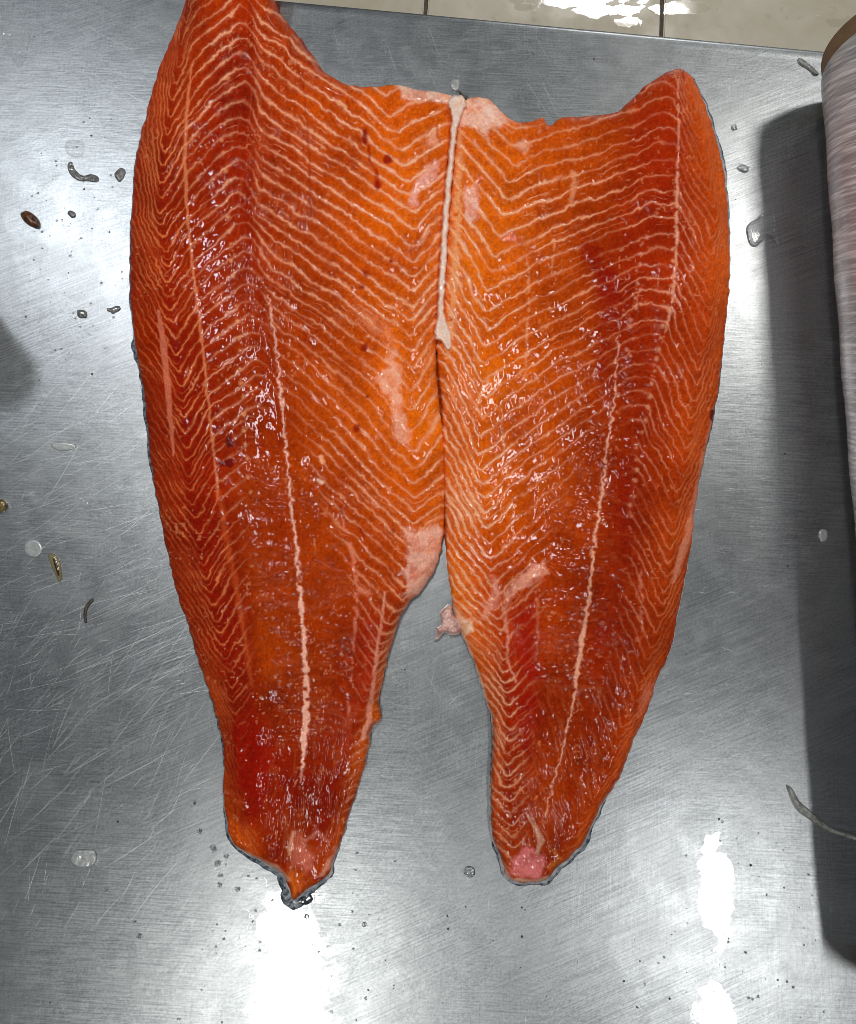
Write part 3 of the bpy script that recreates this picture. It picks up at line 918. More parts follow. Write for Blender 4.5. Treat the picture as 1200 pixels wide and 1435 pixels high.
left_c = W(400, 620)
lf = empty('salmon_fillet', left_c)
tag(lf, 'left and larger raw orange salmon fillet, tail pointing down, cut by the top edge', 'salmon fillet', 'two salmon fillets lying side by side')
build_flesh(LCFG, lf)
PL = LCFG['dense']
off = ramp_along(PL, [((262, -20), 0), ((220, 100), -.5), ((187, 260), 1.2), ((183, 360), 2.5), ((186, 460), 3), ((190, 490), 8), ((197, 525), 3), ((203, 560), 4.5), ((210, 620), 4), ((222, 710), 1), ((260, 870), 1),
                      ((290, 960), 2.5), ((310, 1040), 3), ((313, 1110), 4), ((325, 1180), 6), ((345, 1197), 8), ((385, 1220), 10), ((400, 1240), 13), ((408, 1258), 17), ((430, 1252), 12), ((456, 1230), 8), ((470, 1205), 4),
                      ((480, 1170), 1), ((515, 1060), -1), ((535, 960), -2), ((560, 870), -1), ((600, 815), 0), ((619, 720), -2), ((612, 480), -2), ((636, 140), -2), ((530, 121), -2), ((440, 80), -2), ((384, 0), -2)])
strip_ring('skin', PL, off, SKIN, lf, seed=5)
# paler underside of the skin right at the cut rim of the tail
selp = ramp_along(PL, [((262, -20), -3), ((183, 360), -3), ((300, 990), -1), ((325, 1180), 2.5), ((360, 1204), 4.5), ((400, 1235), 5.5), ((410, 1258), 4), ((430, 1250), 6), ((456, 1230), 7), ((470, 1205), 4), ((480, 1170), 2), ((515, 1060), 2), ((535, 960), -3), ((600, 810), -3), ((612, 480), -3), ((400, 30), -3)])
strip_ring('skin_rim', PL, selp, SKIN_PALE, lf, z=0.0026, seed=8, rough=0.8)

# ---- right fillet
R_out = [(640, 142), (652, 139), (680, 137), (695, 148), (712, 165), (728, 172), (748, 170), (760, 165), (768, 176), (776, 174), (784, 166), (820, 163), (862, 158), (872, 150),
         (885, 140), (905, 120), (930, 103), (950, 97), (968, 106), (985, 140), (1000, 180), (1010, 220), (1017, 260), (1021, 310), (1023, 360), (1022, 410),
         (1018, 450), (1012, 500), (1008, 540), (1000, 580), (992, 620), (983, 660), (974, 710), (971, 750), (962, 800), (950, 860), (940, 910),
         (922, 950), (905, 1000), (885, 1045), (868, 1090), (845, 1125), (833, 1148), (826, 1165), (813, 1186), (796, 1203), (780, 1216), (766, 1232),
         (745, 1237), (720, 1234), (708, 1222), (702, 1200), (693, 1180), (689, 1150), (688, 1110), (691, 1060), (690, 1010), (680, 975),
         (667, 935), (652, 897), (640, 870), (633, 830), (627, 790), (623, 740), (622, 690), (622, 640), (617, 590), (613, 545), (611, 500), (614, 450), (620, 400), (626, 330), (633, 250), (638, 190)]
RCFG = dict(
    seed=101, outline=R_out, spacing=20.5, arc_zone=2, arc=9, lean=-0.28,
    lines=[[(100, 644), (130, 642), (200, 636), (300, 627), (400, 620), (480, 615), (560, 619), (640, 622), (740, 623), (800, 628), (860, 637), (900, 652), (950, 672), (1000, 688), (1100, 688), (1180, 692), (1240, 712)],
           [(100, 735), (228, 719), (306, 703), (356, 692), (406, 684), (496, 680), (534, 675), (634, 669), (700, 675), (780, 684), (830, 690), (900, 705), (1000, 712), (1100, 712), (1240, 725)],
           [(100, 905), (160, 893), (250, 888), (330, 880), (430, 870), (553, 861), (638, 849), (707, 840), (795, 830), (868, 821), (924, 811), (987, 804), (1036, 793), (1100, 775), (1150, 762), (1240, 742)],
           [(100, 951), (195, 951), (272, 949), (348, 949), (436, 940), (477, 925), (546, 914), (618, 897), (668, 890), (760, 882), (860, 868), (960, 845), (1060, 822), (1150, 795), (1240, 760)],
           [(100, 962), (180, 985), (300, 1003), (400, 1000), (515, 983), (600, 968), (700, 952), (800, 938), (900, 918), (1000, 885), (1100, 845), (1200, 790), (1240, 765)],
           [(100, 968), (140, 985), (220, 1010), (310, 1021), (360, 1023), (450, 1018), (540, 1008), (620, 992), (710, 974), (800, 962), (900, 942), (1000, 905), (1100, 862), (1200, 803), (1240, 770)]],
    F=[[(100, -20), (250, 4), (450, 30), (620, 48), (780, 42), (950, 60), (1200, 30)],
       [(100, 55), (250, 70), (450, 108), (620, 146), (780, 152), (950, 120), (1200, 60)],
       [(100, 8), (250, 15), (450, 15), (620, 12), (1200, 10)],
       [(100, 0), (1200, 0)],
       [(100, 80), (250, 95), (450, 90), (620, 100), (780, 100), (950, 90), (1200, 50)],
       [(100, -30), (250, -25), (450, -30), (620, 0), (950, 10), (1200, 0)]],
    amp=[[(100, 1), (800, 1), (880, .6), (1000, .5), (1240, .3)],
         [(100, 1), (800, 1), (900, .7), (1000, .6), (1240, .3)],
         [(100, .8), (300, .8), (450, .5), (600, .2), (700, .1), (1240, .1)],
         [(100, .7), (450, .7), (600, .4), (700, .3), (1000, .1)],
         [(100, .55), (700, .65), (900, .5), (1100, .3)],
         [(100, .45), (700, .5), (900, .3), (1100, .3)]],
    wid=[[(0, 2.9), (800, 2.2)], [(0, 2.7), (800, 2.0)], [(0, 1.7)], [(0, 1.7)], [(0, 1.35)], [(0, 1.1)]],
    base=[lin_tab(t) for t in (
        [(100, (216, 104, 40)), (400, (214, 100, 30)), (700, (212, 96, 28)), (850, (206, 96, 30)), (950, (190, 78, 22)), (1240, (186, 66, 22))],
        [(100, (212, 98, 34)), (400, (214, 100, 30)), (700, (210, 94, 28)), (850, (192, 62, 18)), (980, (164, 34, 10)), (1150, (174, 52, 16)), (1240, (190, 74, 30))],
        [(100, (184, 62, 22)), (250, (170, 48, 16)), (400, (162, 38, 14)), (600, (170, 52, 16)), (950, (172, 58, 18)), (1240, (176, 62, 26))],
        [(100, (178, 56, 20)), (250, (172, 44, 14)), (450, (176, 50, 16)), (650, (168, 44, 12)), (900, (166, 46, 14)), (1240, (172, 56, 18))],
        [(100, (198, 76, 34)), (400, (202, 78, 34)), (700, (194, 72, 28)), (900, (180, 60, 20)), (1240, (184, 66, 20))],
        [(100, (210, 88, 40)), (400, (206, 84, 36)), (700, (198, 78, 32)), (900, (190, 70, 24)), (1240, (194, 80, 26))])],
    lcol=[lin_tab(t) for t in (
        [(0, (244, 174, 134))], [(0, (243, 170, 128))], [(0, (230, 134, 94))], [(0, (230, 140, 106))], [(0, (224, 122, 78))], [(0, (222, 118, 74))])],
    thick=[[(100, .009), (700, .009), (900, .011), (1200, .009)], [(100, .014), (600, .015), (900, .016), (1200, .010)],
           [(100, .028), (800, .030), (1100, .016), (1200, .011)], [(100, .034), (800, .032), (1100, .018), (1200, .012)],
           [(100, .027), (800, .027), (1200, .012)], [(100, .020), (900, .019), (1200, .009)]],
    edge_r=lambda x, y: np.where(x > 890, 46, 20) - np.where(y > 1000, 12, 0) * 1.0,
    plain=[([(858, 560), (890, 600), (880, 760), (862, 880), (830, 1010), (790, 1200), (740, 1200), (745, 1000), (752, 880), (765, 800), (775, 740), (805, 660), (835, 600)], 10)],
    fold=[([(830, 590), (895, 580), (890, 760), (872, 880), (840, 980), (745, 960), (760, 820), (780, 720)], 12), ([(835, 420), (935, 420), (915, 560), (850, 560)], 10)],
    long=[([(742, 960), (850, 960), (850, 1080), (790, 1195), (735, 1190), (728, 1080)], 12), ([(650, 880), (712, 830), (745, 850), (740, 900), (705, 960), (680, 950)], 8)],
    marks=[
        # lateral white line
        ('stroke', [(868, 450, .6), (861, 553, 1), (855, 600, 1.2), (849, 640, 1.5), (841, 705, 2.0), (834, 760, 2.3), (829, 800, 2.3), (822, 860, 2.5), (815, 905, 3.8), (810, 935, 3.2), (803, 985, 1.6), (793, 1036, 1.2), (775, 1100, 1.0), (764, 1145, .8)], (240, 168, 138), .9, dict(soft=1.6, warp=4.2, wsc=7, dz=.0006, broken=.28)),
        # centre seam by the back
        ('stroke', [(951, 110, .8), (951, 195, 1.5), (949, 272, 2), (949, 348, 2), (942, 430, 1.8), (930, 470, 1.2)], (236, 160, 130), .75, dict(soft=1.6, warp=2.2, wsc=7, broken=.34)),
        *[('stroke', [(np.interp(yy, [195, 348, 436, 477, 546, 618, 668, 760], [949, 947, 938, 924, 912, 896, 890, 880]) + random.uniform(-3, 3), yy, random.uniform(1.6, 3.8))], (236, 150, 106), .6, dict(soft=2, warp=1.5, dz=.0006)) for yy in [250 + k * 17 + random.uniform(-4, 4) for k in range(0, 28)]],
        *[('stroke', [(np.interp(yy, [330, 430, 553], [905, 892, 866]) + random.uniform(-6, 6), yy, random.uniform(1.2, 3.4))], (232, 146, 118), .55, dict(soft=2, warp=1.5, dz=.0006)) for yy in [330 + k * 13 + random.uniform(-4, 4) for k in range(0, 18)]],
        # dark gullet left by the ribs
        ('poly', [(815, 330), (838, 350), (862, 385), (868, 430), (856, 480), (842, 530), (834, 510), (842, 450), (838, 410), (822, 375)], (140, 14, 8), .75, dict(soft=8, warp=8)),
        ('poly', [(920, 130), (952, 110), (950, 260), (925, 260), (880, 210), (885, 165)], (158, 30, 10), .45, dict(soft=12, warp=8)),
        # pale membrane at the top
        ('poly', [(640, 138), (680, 134), (698, 148), (716, 166), (700, 176), (688, 180), (682, 192), (672, 180), (656, 178), (642, 180)], (244, 184, 162), .95, dict(soft=2.5, warp=4, wsc=9, dz=.0005)),
        ('poly', [(676, 155), (688, 150), (690, 170), (684, 176), (676, 170)], (244, 206, 196), .9, dict(soft=3, warp=3)),
        ('poly', [(652, 262), (664, 258), (672, 275), (670, 300), (660, 316), (652, 305)], (246, 186, 172), .92, dict(soft=2.5, warp=3, wsc=9, dz=.0004)),
        ('poly', [(722, 205), (736, 196), (745, 208), (732, 216)], (242, 176, 146), .7, dict(soft=3, warp=4)),
        ('stroke', [(644, 185, 3), (642, 250, 5), (640, 320, 5), (637, 400, 5), (632, 450, 6), (628, 500, 3)], (238, 164, 112), .7, dict(soft=4, warp=4, broken=.3)),
        ('stroke', [(612, 492, 1.5), (614, 530, 2.2), (618, 575, 2.2), (621, 600, 1)], (84, 18, 7), .85, dict(soft=1.5, warp=1, dz=-.002)),  # shade of the slit between the fillets, painted into the edge colour
        ('stroke', [(621, 640, 1.5), (622, 700, 2.5), (625, 770, 2.5)], (120, 42, 10), .7, dict(soft=2, warp=1, dz=-.001)),  # seam shade further down, painted as a brown edge
        ('stroke', [(803, 240, 3), (806, 262, 4), (800, 285, 3)], (232, 152, 110), .6, dict(soft=3, warp=4)),
        # fibre seams down the ribs
        ('stroke', [(738, 350, 1.5), (742, 400, 1.5), (738, 480, 1.8), (736, 530, 1.2)], (246, 170, 126), .5, dict(soft=2, warp=3, broken=.45)),
        ('stroke', [(778, 325, 1.2), (773, 380, 1.2)], (246, 170, 126), .5, dict(soft=2, warp=3, broken=.45)),
        ('stroke', [(700, 560, 1.2), (706, 620, 1.5), (714, 680, 1.2)], (246, 170, 126), .4, dict(soft=2, warp=3, broken=.45)),
        ('stroke', [(685, 535, 1.5), (672, 556, 2.2), (671, 565, 1.6)], (246, 170, 130), .8, dict(soft=1.5, warp=1.5)),
        # pink tags of membrane
        ('poly', [(764, 786), (766, 803), (740, 820), (716, 838), (708, 852), (706, 830), (722, 812), (742, 796)], (238, 160, 134), .9, dict(soft=2.5, warp=4, wsc=9, dz=.0006)),
        ('poly', [(690, 806), (702, 826), (698, 850), (678, 866), (676, 850), (688, 832)], (234, 154, 130), .8, dict(soft=2.5, warp=4, wsc=9)),
        ('stroke', [(706, 850, 2), (712, 895, 2.2), (712, 930, 1.6), (724, 955, 1.5)], (230, 148, 124), .7, dict(soft=2, warp=3, broken=.3)),
        ('stroke', [(752, 828, 1.5), (754, 880, 1.3), (752, 930, 1.3)], (226, 138, 106), .5, dict(soft=2, warp=3, broken=.35)),
        ('stroke', [(896, 800, 2), (900, 850, 3), (895, 900, 2)], (228, 130, 100), .5, dict(soft=3, warp=5, broken=.45)),
        ('poly', [(714, 858), (750, 838), (752, 900), (750, 950), (730, 955), (716, 910)], (158, 20, 8), .8, dict(soft=6, warp=5)),
        ('poly', [(725, 950), (755, 930), (752, 1010), (744, 1060), (728, 1050), (722, 1000)], (150, 14, 7), .7, dict(soft=8, warp=5)),
        ('poly', [(830, 880), (850, 880), (836, 950), (822, 940)], (160, 26, 8), .5, dict(soft=8, warp=5)),
        ('poly', [(876, 650), (892, 700), (880, 760), (862, 740), (862, 690)], (160, 30, 8), .5, dict(soft=10, warp=5)),
        # pale pink band by the back edge
        ('stroke', [(1000, 575, 2), (988, 640, 4), (976, 700, 4), (965, 745, 5), (952, 790, 5), (942, 815, 2)], (232, 140, 110), .8, dict(soft=2.5, warp=3, broken=.22)),
        ('stroke', [(999, 578, 4), (998, 586, 4)], (110, 12, 8), .95, dict(soft=2, warp=1.5, dz=-.0008)),
        ('poly', [(902, 970), (915, 960), (905, 985), (890, 1005)], (228, 136, 110), .5, dict(soft=4, warp=4)),
        # tail stump
        ('poly', [(738, 1186), (760, 1200), (764, 1212), (756, 1234), (740, 1230), (712, 1226), (718, 1206)], (222, 118, 118), .92, dict(soft=2.2, warp=2.5, wsc=9, dz=.0008)),
        ('stroke', [(742, 1142, 1.5), (752, 1160, 3), (758, 1178, 4), (752, 1195, 3)], (206, 150, 120), .7, dict(soft=2, warp=3)),
        ('stroke', [(770, 1215, 3), (785, 1205, 3), (775, 1190, 2)], (206, 110, 40), .6, dict(soft=3, warp=2)),
        ('stroke', [(706, 1215, 2), (714, 1232, 2.5), (745, 1236, 2.5), (768, 1230, 2)], (224, 170, 145), .75, dict(soft=2, warp=2)),
        ('stroke', [(690, 1010, 1.5), (672, 950, 2.4), (655, 905, 2.4), (642, 880, 3)], (236, 188, 164), .8, dict(soft=1.8, warp=1.5)),
        ('poly', [(634, 845), (646, 866), (662, 872), (664, 886), (650, 892), (638, 876)], (240, 196, 166), .9, dict(soft=2, warp=2.5, dz=.0008)),
    ])
right_c = W(815, 640)
rf = empty('salmon_fillet', right_c)
tag(rf, 'right and shorter raw salmon fillet with a white belly strip, nearer the film roll', 'salmon fillet', 'two salmon fillets lying side by side')
build_flesh(RCFG, rf)
PR = RCFG['dense']
off = ramp_along(PR, [((640, 142), -2), ((728, 172), -2), ((770, 176), -1), ((862, 158), -2), ((905, 120), -1), ((950, 97), -1), ((975, 120), 2), ((992, 160), 5.4), ((1010, 220), 6), ((1020, 300), 3), ((1023, 360), 1), ((1018, 450), .5), ((1000, 580), 3), ((983, 660), 1),
                      ((971, 750), -1), ((950, 860), 1), ((922, 950), 0), ((868, 1090), -1), ((833, 1148), 5), ((813, 1186), 9), ((790, 1212), 9), ((766, 1234), 9), ((745, 1237), 6), ((712, 1228), 7), ((700, 1200), 7), ((690, 1160), 5),
                      ((687, 1100), 4), ((690, 1010), 4), ((667, 935), 3), ((645, 885), 3), ((633, 830), 1), ((622, 740), -2), ((618, 500), -2), ((633, 250), -2)])
strip_ring('skin', PR, off, SKIN, rf, seed=6)
selp = ramp_along(PR, [((640, 142), -3), ((770, 176), -3), ((905, 120), -3), ((975, 120), 1), ((992, 160), 4), ((1010, 220), 5), ((1020, 300), 2.5), ((1022, 380), -2), ((1000, 580), -2), ((950, 860), 2), ((922, 950), 2), ((868, 1090), 1), ((833, 1148), 3), ((813, 1186), 6),
                        ((790, 1212), 6), ((766, 1234), 6), ((745, 1237), 4), ((712, 1228), 6), ((700, 1200), 5.5), ((690, 1160), 3), ((687, 1100), 1), ((690, 1010), 1.5), ((667, 935), 3), ((645, 885), 3), ((633, 830), 2), ((622, 740), -3), ((618, 500), -3), ((633, 250), -3)])
strip_ring('skin_rim', PR, selp, SKIN_PALE, rf, z=0.0028, seed=9, rough=0.8)


def puff(name, pts, h, mat, parent=None, base=0.0002, edge=6.0, rough=0.0, step=1.2, zoff=0.0, smooth_poly=True, seed=0, power=0.5, wob=0.0):
    """a low rounded blob over the outline pts, h metres high"""
    P = catmull(pts, 2.0) if smooth_poly else np.array(pts, float)
    if wob:
        i = np.arange(len(P)) * 0.35
        P = P + np.stack([vnoise(i, i * 0, 300 + seed) - 0.5, vnoise(i, i * 0, 310 + seed) - 0.5], -1) * 2 * wob
    x, y, d, q, rim = gridclip(P, step)
    t = np.clip(d / edge, 0, 1)
    z = base + h * np.clip(1 - (1 - t) ** 2, 0, 1) ** power
    if rough: z = z + rough * (fbm(x / 5.0, y / 5.0, 200 + seed, 3) - 0.5) * t
    return solid_from_grid(name, x, y, np.maximum(z, base) + zoff, q, rim, mat, None, 0.0001 + (zoff if zoff else 0))


# raised white belly strip along the seam, its knob, and the torn tag lower down
o = puff('belly_strip', [(630, 137), (640, 132), (652, 136), (655, 148), (648, 160), (643, 178), (640, 200), (636, 235), (633, 270), (630, 310), (628, 350), (625, 400), (624, 440), (632, 462), (634, 485), (626, 492), (618, 478), (609, 474), (609, 460), (613, 430), (614, 390), (617, 345), (620, 305), (623, 265), (627, 225), (631, 185), (632, 160), (627, 148)],
         0.0120, FAT, None, base=0.001, edge=3.4, rough=0.0018, seed=1, wob=1.3)
put(o, rf)
o = puff('torn_tag', [(628, 847), (634, 850), (637, 862), (648, 870), (650, 884), (640, 890), (630, 890), (623, 887), (618, 892), (609, 899), (613, 889), (612, 880), (619, 873), (616, 862), (620, 854)], 0.007, FAT, None, base=0.0008, edge=5, rough=0.007, seed=2, wob=1.0)
o.data.materials[0] = simple('torn_membrane', (0.78, 0.52, 0.44), 0.3, coat=0.7, nscale=160, ncol=(0.50, 0.25, 0.22), bs=0.5, bscale=300, sss=0.1)
put(o, rf)

# ------------------------------------------------------------------ film roll
RR = 0.058


def roll():
    # axis found so that the left outline of the roll runs through the two pixels
    def axis_x(px, py):
        p = W(px, py, 0.0)
        d = p - CAM
        psi = math.atan2(d[0], -d[2])
        return p[0] + RR * (1 - math.sin(psi)) / math.cos(psi), p
    xa, pa = axis_x(1152, 100); xb, pb = axis_x(1200, 722)
    za = RR
    # height of the tangent point differs along the axis only a little: use the point on the outline ray at axis height
    A = np.array([W(1152, 100, RR * 0.62)[0] + RR * 0.90, W(1152, 100, RR * 0.62)[1], RR])
    B = np.array([W(1200, 722, RR * 0.62)[0] + RR * 0.90, W(1200, 722, RR * 0.62)[1], RR])
    u = (B - A); u /= np.linalg.norm(u)
    end = A + u * 0.625
    root = empty('film_roll', ((A[0] + end[0]) / 2, (A[1] + end[1]) / 2, 0))
    tag(root, 'big roll of clear cling film with a brown cardboard end lying along the right edge', 'film roll')
    side = np.array([u[1], -u[0], 0])
    if side[0] > 0: side = -side          # towards the fillets
    upv = np.array([0, 0, 1.0])

    def cyl(name, s0, s1, rfun, mat, ns, nt_, tint=None, ring=None):
        V = []; cols = []; uvs = []
        for i in range(ns + 1):
            s = s0 + (s1 - s0) * i / ns
            for k in range(nt_):
                th = 2 * math.pi * k / nt_ - 2.2
                r = rfun(s, th)
                p = A + u * s + side * (r * math.cos(th)) + upv * (r * math.sin(th))
                V.append(p); uvs.append((th / 6.283, s))
                if tint: cols.append(tint(s, th))
        Q = [(i * nt_ + k, i * nt_ + (k + 1) % nt_, (i + 1) * nt_ + (k + 1) % nt_, (i + 1) * nt_ + k) for i in range(ns) for k in range(nt_)]
        if ring:                       # annular end faces closing towards the core hole
            for i, s in ((0, s0), (ns, s1)):
                b = len(V)
                for k in range(nt_):
                    th = 2 * math.pi * k / nt_ - 2.2
                    V.append(A + u * s + side * (ring * math.cos(th)) + upv * (ring * math.sin(th))); uvs.append((0, 0))
                    if tint: cols.append(tint(s, th))
                for k in range(nt_):
                    f = (i * nt_ + k, b + k, b + (k + 1) % nt_, i * nt_ + (k + 1) % nt_)
                    Q.append(f if i == 0 else f[::-1])
        o = mesh_obj(name, np.array(V), Q, mat)
        if tint:
            at = o.data.color_attributes.new('tint', 'FLOAT_COLOR', 'POINT')
            at.data.foreach_set('color', np.concatenate([np.array(cols), np.ones((len(cols), 1))], 1).astype(np.float32).ravel())
        uv = o.data.uv_layers.new(name='UVMap')
        li = np.zeros(len(o.data.loops), np.int32); o.data.loops.foreach_get('vertex_index', li)
        uv.data.foreach_set('uv', np.array(uvs, np.float32)[li].ravel())
        bm = bmesh.new(); bm.from_mesh(o.data); bmesh.ops.recalc_face_normals(bm, faces=bm.faces); bm.to_mesh(o.data); bm.free()
        put(o, root)
        return o
    purple = np.array([0.50, 0.45, 0.56]); silver = np.array([0.58, 0.60, 0.61])

    def tint(s, th):
        # printed lavender panel shows through the film on the upper side
        m = sstep(0.36, 0.46, th) * (1 - sstep(2.2, 2.4, th)) * (0.55 + 0.45 * sstep(0.0, 0.07, s))
        return silver * (1 - m) + purple * m
    cyl('film', 0.009, 0.616, lambda s, th: RR + 0.0004 * math.sin(s * 90) + 0.0005 * math.sin(3 * th + s * 14), mat_film(), 60, 96, tint, ring=0.050)
    cyl('cardboard_core', -0.006, 0.631, lambda s, th: RR - 0.0012, CARD, 4, 96, ring=0.047)
    # white print glimpsed on the film
    V = []; Q = []
    for (s, th, ls, lt) in ((0.020, 0.50, 0.009, 0.012), (0.033, 0.50, 0.005, 0.022), (0.040, 0.49, 0.006, 0.014)):
        b = len(V)
        for a in (0, 1):
            for c in (0, 1, 2):
                t2 = th + lt * c
                r = RR + 0.0016
                V.append(A + u * (s + ls * a) + side * (r * math.cos(t2)) + upv * (r * math.sin(t2)))
        Q += [(b, b + 1, b + 4, b + 3), (b + 1, b + 2, b + 5, b + 4)]
    put(mesh_obj('print', np.array(V), Q, PRINT), root)


roll()

# ------------------------------------------------------------------ unseen tub added past the left edge to darken the steel there


def tub():
    c = W(-63, 428)
    root = empty('added_shadow_tub', c)
    tag(root, 'added dark tub, unseen left of the view, that shades the steel', 'tub')
    M = simple('dark_plastic', (0.012, 0.012, 0.013), 0.35, bs=0.1)
    def lathe(name, prof, n=40):
        V = [(r * math.cos(2 * math.pi * k / n), r * math.sin(2 * math.pi * k / n), z) for r, z in prof for k in range(n)]
        Q = [(i * n + k, i * n + (k + 1) % n, (i + 1) * n + (k + 1) % n, (i + 1) * n + k) for i in range(len(prof) - 1) for k in range(n)]
        mesh_obj(name, np.array(V), Q, M, root)
    lathe('body', [(0.0, 0.0005), (0.019, 0.0005), (0.020, 0.002), (0.0215, 0.097), (0.0215, 0.099)])
    lathe('lid', [(0.0216, 0.095), (0.0225, 0.095), (0.0225, 0.104), (0.0215, 0.105), (0.018, 0.1045), (0.0, 0.1045)])


tub()

# ------------------------------------------------------------------ small things on the steel


def circ(cx, cy, rx, ry=None, rot=0.0, n=10, jit=0.1, seed=0):
    R = random.Random(seed); ry = ry or rx
    out = []
    for k in range(n):
        a = 2 * math.pi * k / n; s = 1 + R.uniform(-jit, jit)
        X = rx * s * math.cos(a); Y = ry * s * math.sin(a)
        out.append((cx + X * math.cos(rot) - Y * math.sin(rot), cy + X * math.sin(rot) + Y * math.cos(rot)))
    return out


def small(name, pts, h, mat, label, cat, group=None, **kw):
    o = puff(name, pts, h, mat, **kw)
    c = np.array(pts).mean(0)
    wc = W(c[0], c[1], 0)
    me = o.data
    co = np.zeros(len(me.vertices) * 3, np.float32); me.vertices.foreach_get('co', co)
    co = co.reshape(-1, 3) - wc.astype(np.float32); me.vertices.foreach_set('co', co.ravel()); me.update()
    o.location = wc
    tag(o, label, cat, group)
    return o


small('water_puddle', [(1046, 322), (1050, 313), (1060, 307), (1067, 301), (1078, 300), (1086, 302), (1086, 316), (1088, 330), (1092, 346), (1085, 338), (1078, 331), (1072, 333), (1066, 341), (1058, 346), (1050, 340)], 0.0011, WATER,
      'hook-shaped clear water puddle crossing the edge of the roll shadow', 'water puddle', edge=7, step=1.0)
small('water_droplet', circ(105, 207, 14, 13, n=11, jit=.12, seed=1), 0.0012, FILM, 'round water drop right of the brown scrap, near the top of the left side', 'water droplet', edge=8)
small('water_smear', [(96, 228), (101, 227), (106, 238), (116, 246), (128, 244), (138, 248), (137, 255), (124, 254), (110, 253), (100, 246), (95, 236)], 0.0007, GREY,
      'curved grey water smear just below the round drop', 'water smear', rough=0.0012, edge=4, step=1.0)
small('fish_scrap', [(29, 299), (37, 295), (47, 300), (55, 309), (54, 318), (47, 318), (37, 313), (31, 306)], 0.0035, AMBER, 'amber brown scrap of fish at the left, above the dark blur', 'fish scrap', rough=0.0015, edge=7, step=1.0)
small('fish_scrap', [(68, 778), (74, 775), (82, 782), (86, 795), (87, 808), (83, 817), (79, 808), (72, 793)], 0.0016, OLIVE, 'clear slimy droplet with a brown sliver inside, left side', 'fish scrap', rough=0.0008, edge=6, step=1.0)
small('fish_scrap', [(73, 783), (77, 782), (82, 790), (85, 806), (82, 810), (76, 796)], 0.0019, DARKBROWN, 'brown sliver inside the clear slimy droplet', 'fish scrap', rough=0.0008, edge=4, step=0.8)
small('fish_scrap', [(-8, 702), (2, 699), (9, 703), (10, 711), (4, 718), (-8, 718)], 0.003, SLIME, 'olive brown blob cut by the left picture edge', 'fish scrap', edge=6, step=0.9).data.materials[0] = simple('olive_scrap', (0.20, 0.15, 0.05), 0.15, coat=1, nscale=300, ncol=(0.07, 0.05, 0.015))
small('fish_bone', [(127, 840), (130, 838), (131, 842), (124, 851), (121, 862), (122, 873), (119, 873), (117, 862), (119, 850)], 0.0012, DARK, 'thin dark curved sliver standing alone below the brown sliver', 'fish bone', edge=2.5, step=0.8)
small('fish_scale', circ(47, 769, 13, 12, n=10, jit=.08, seed=4), 0.0004, SCALE, 'round pale fish scale left of the brown sliver', 'fish scale', edge=3)
small('fish_scale', [(72, 622), (85, 619), (104, 622), (106, 627), (96, 631), (82, 631), (74, 628)], 0.0005, SCALE, 'flat elongated pale scale nearest the left fillet edge', 'fish scale', edge=3)
small('fish_scale', [(100, 1200), (106, 1192), (118, 1191), (132, 1192), (136, 1202), (133, 1212), (120, 1217), (105, 1214), (99, 1208)], 0.0016, SCALE, 'oval pale scale with a dark raised rim at the lower left', 'fish scale', edge=4, rough=.0008)
small('fish_scale', [(631, 118), (634, 111), (642, 111), (645, 117), (642, 127), (634, 126)], 0.0015, SCALE, 'small grey scale above the seam between the fillets', 'fish scale', edge=4)
small('fish_scrap', [(642, 127), (650, 129), (656, 134), (655, 140), (647, 139)], 0.009, DARK, 'dark brown bit at the top of the seam between the fillets', 'fish scrap', edge=5, rough=.002)
small('water_droplet', circ(658, 1222, 8, 8, seed=6), 0.0014, WATER, 'small round drop left of the right fillet tail', 'water droplet', edge=6)
small('water_droplet', [(414, 1260), (424, 1254), (436, 1255), (438, 1263), (428, 1269), (417, 1268)], 0.002, WATER, 'drop clinging to the tip of the left fillet tail', 'water droplet', edge=5)
small('slime_streak', [(62, 730), (72, 728), (90, 738), (108, 742), (124, 748), (134, 756), (128, 760), (110, 756), (92, 752), (74, 742)], 0.0005, FILM, 'pale translucent slime streak above the brown sliver', 'slime streak', edge=4, rough=.0005)
small('slime_streak', [(112, 700), (120, 698), (126, 706), (122, 713), (115, 710)], 0.0010, FILM, 'small clear slime spot above the right end of the streak', 'slime streak', edge=4)
small('slime_spot', [(40, 692), (47, 689), (54, 697), (58, 704), (50, 708), (42, 700)], 0.0006, FILM, 'small clear slime spot right of the olive blob', 'slime spot', edge=4)
small('water_droplet', circ(115, 440, 8, 6, .2, seed=8), 0.001, GREY, 'dark grey wet blot below the left bright glare', 'water droplet', edge=4)
small('water_droplet', circ(160, 434, 10, 5, -.2, jit=.3, seed=9), 0.0008, GREY, 'ragged grey wet blot touching the left fillet side', 'water droplet', edge=4)
small('water_droplet', circ(101, 300, 6, 5, .6, jit=.2, seed=10), 0.001, GREY, 'little dark wet blot right of the amber scrap', 'water droplet', edge=4)
small('water_droplet', circ(168, 244, 7, 9, .3, jit=.3, seed=11), 0.0008, GREY, 'speckled grey wet mark near the upper left fillet edge', 'water droplet', edge=4, rough=.001)
small('water_droplet', circ(1041, 236, 9, 5, .1, jit=.3, seed=12), 0.0012, WATER, 'clear drop between the right fillet and the shadow edge', 'water droplet', edge=4)
small('water_droplet', circ(1029, 178, 5, 4, .1, jit=.3, seed=13), 0.0010, WATER, 'uppermost tiny drop beside the right fillet shoulder', 'water droplet', edge=3)
small('water_droplet', circ(1154, 750, 7, 9, .0, jit=.1, seed=14), 0.0010, SCALE, 'grey oval drop inside the roll shadow', 'water droplet', edge=4)
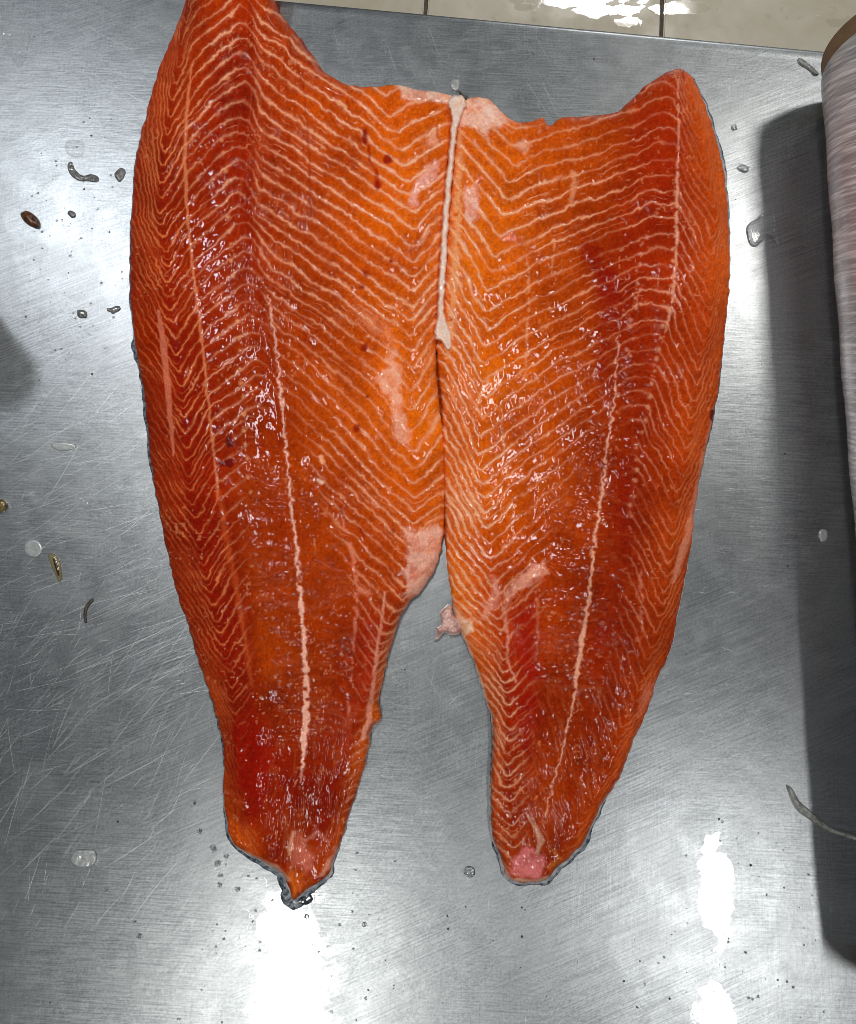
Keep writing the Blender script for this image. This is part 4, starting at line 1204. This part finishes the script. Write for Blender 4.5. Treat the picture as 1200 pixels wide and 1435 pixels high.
small('plastic_scrap', [(1104, 1102), (1110, 1104), (1116, 1114), (1122, 1124), (1134, 1134), (1150, 1148), (1166, 1160), (1184, 1166), (1206, 1174), (1206, 1181), (1184, 1174), (1166, 1168), (1148, 1158), (1130, 1146), (1117, 1136), (1110, 1122)], 0.0035, PLASTIC,
      'crumpled strip of clear plastic lying below the film roll', 'plastic scrap', edge=5, rough=.004, step=1.0)
small('plastic_scrap', [(1118, 82), (1124, 82), (1132, 88), (1142, 96), (1148, 104), (1143, 105), (1133, 97), (1121, 89)], 0.0016, PLASTIC, 'thin clear plastic sliver beside the far end of the film roll', 'plastic scrap', edge=4, rough=.002)
small('water_film', [(2, 2), (14, 2), (24, 16), (32, 36), (42, 48), (40, 64), (36, 80), (30, 93), (22, 90), (12, 76), (4, 66)], 0.0006, FILM, 'thin crinkled wet film in the top left corner', 'water film', edge=3, rough=.0010)
R = random.Random(21)
for (px, py, r) in [(280, 1165, 4), (299, 1189, 5), (317, 1200, 4), (305, 1210, 5), (309, 1227, 4), (308, 1240, 4), (333, 1246, 4), (272, 1125, 3), (195, 1312, 5), (148, 1207 + 40, 3), (511, 1296, 4), (430, 1285, 5)]:
    small('water_droplet', circ(px, py, r, r * R.uniform(.7, 1), R.uniform(0, 3), 8, .15, seed=px), 0.00025, WATER, 'one of the tiny drops beside the left fillet tail', 'water droplet', 'tiny drops beside the left fillet tail', edge=3, step=0.8)
# crumbs and grit: too many and too small to pick apart
V = []; Q = []
for i in range(170):
    if i < 60: px, py = R.gauss(95, 50), R.gauss(330, 90)
    elif i < 100: px, py = R.uniform(330, 1150), R.uniform(1270, 1430)
    else: px, py = R.uniform(0, 1140), R.uniform(10, 1430)
    r = R.choice((0.7, 0.9, 1.2, 1.8)) * 0.5e-3
    c = W(px, py); b = len(V); n = 6; ph = R.random()
    V.append((c[0], c[1], r * 0.9))
    el = R.uniform(.5, 1.0); ro = R.uniform(0, 3)
    for k in range(n):
        a = 2 * math.pi * k / n + ph
        X = r * math.cos(a); Y = r * el * math.sin(a)
        V.append((c[0] + X * math.cos(ro) - Y * math.sin(ro), c[1] + X * math.sin(ro) + Y * math.cos(ro), 0.0001))
    Q += [(b, b + 1 + k, b + 1 + (k + 1) % n) for k in range(n)]
tag(mesh_obj('grit', np.array(V), Q, DARK), 'dark crumbs and grit scattered over the steel', 'grit', kind='stuff')

# a fine spray of droplets, far too many to count
V = []; Q = []
for i in range(240):
    u = R.random()
    if u < .45: px, py = R.gauss(400, 70), R.uniform(1180, 1440)
    elif u < .75: px, py = R.gauss(1020, 70), R.uniform(1150, 1440)
    else: px, py = R.gauss(110, 60), R.gauss(350, 90)
    r = R.choice((0.6, 0.8, 1.0, 1.5, 2.0)) * 0.5e-3
    c = W(px, py); b = len(V); n = 7
    for f, z in ((0.0, .16), (0.6, .115), (1.0, 0.0)):
        if f == 0: V.append((c[0], c[1], r * z)); continue
        for k in range(n):
            a = 2 * math.pi * k / n
            V.append((c[0] + r * f * math.cos(a) * 1.1, c[1] + r * f * math.sin(a), r * z + 0.00008))
    Q += [(b, b + 1 + k, b + 1 + (k + 1) % n) for k in range(n)]
    Q += [(b + 1 + k, b + 1 + n + k, b + 1 + n + (k + 1) % n, b + 1 + (k + 1) % n) for k in range(n)]
tag(mesh_obj('fine_droplets', np.array(V), Q, WATER), 'fine spray of clear droplets on the bright parts of the steel', 'droplets', kind='stuff')
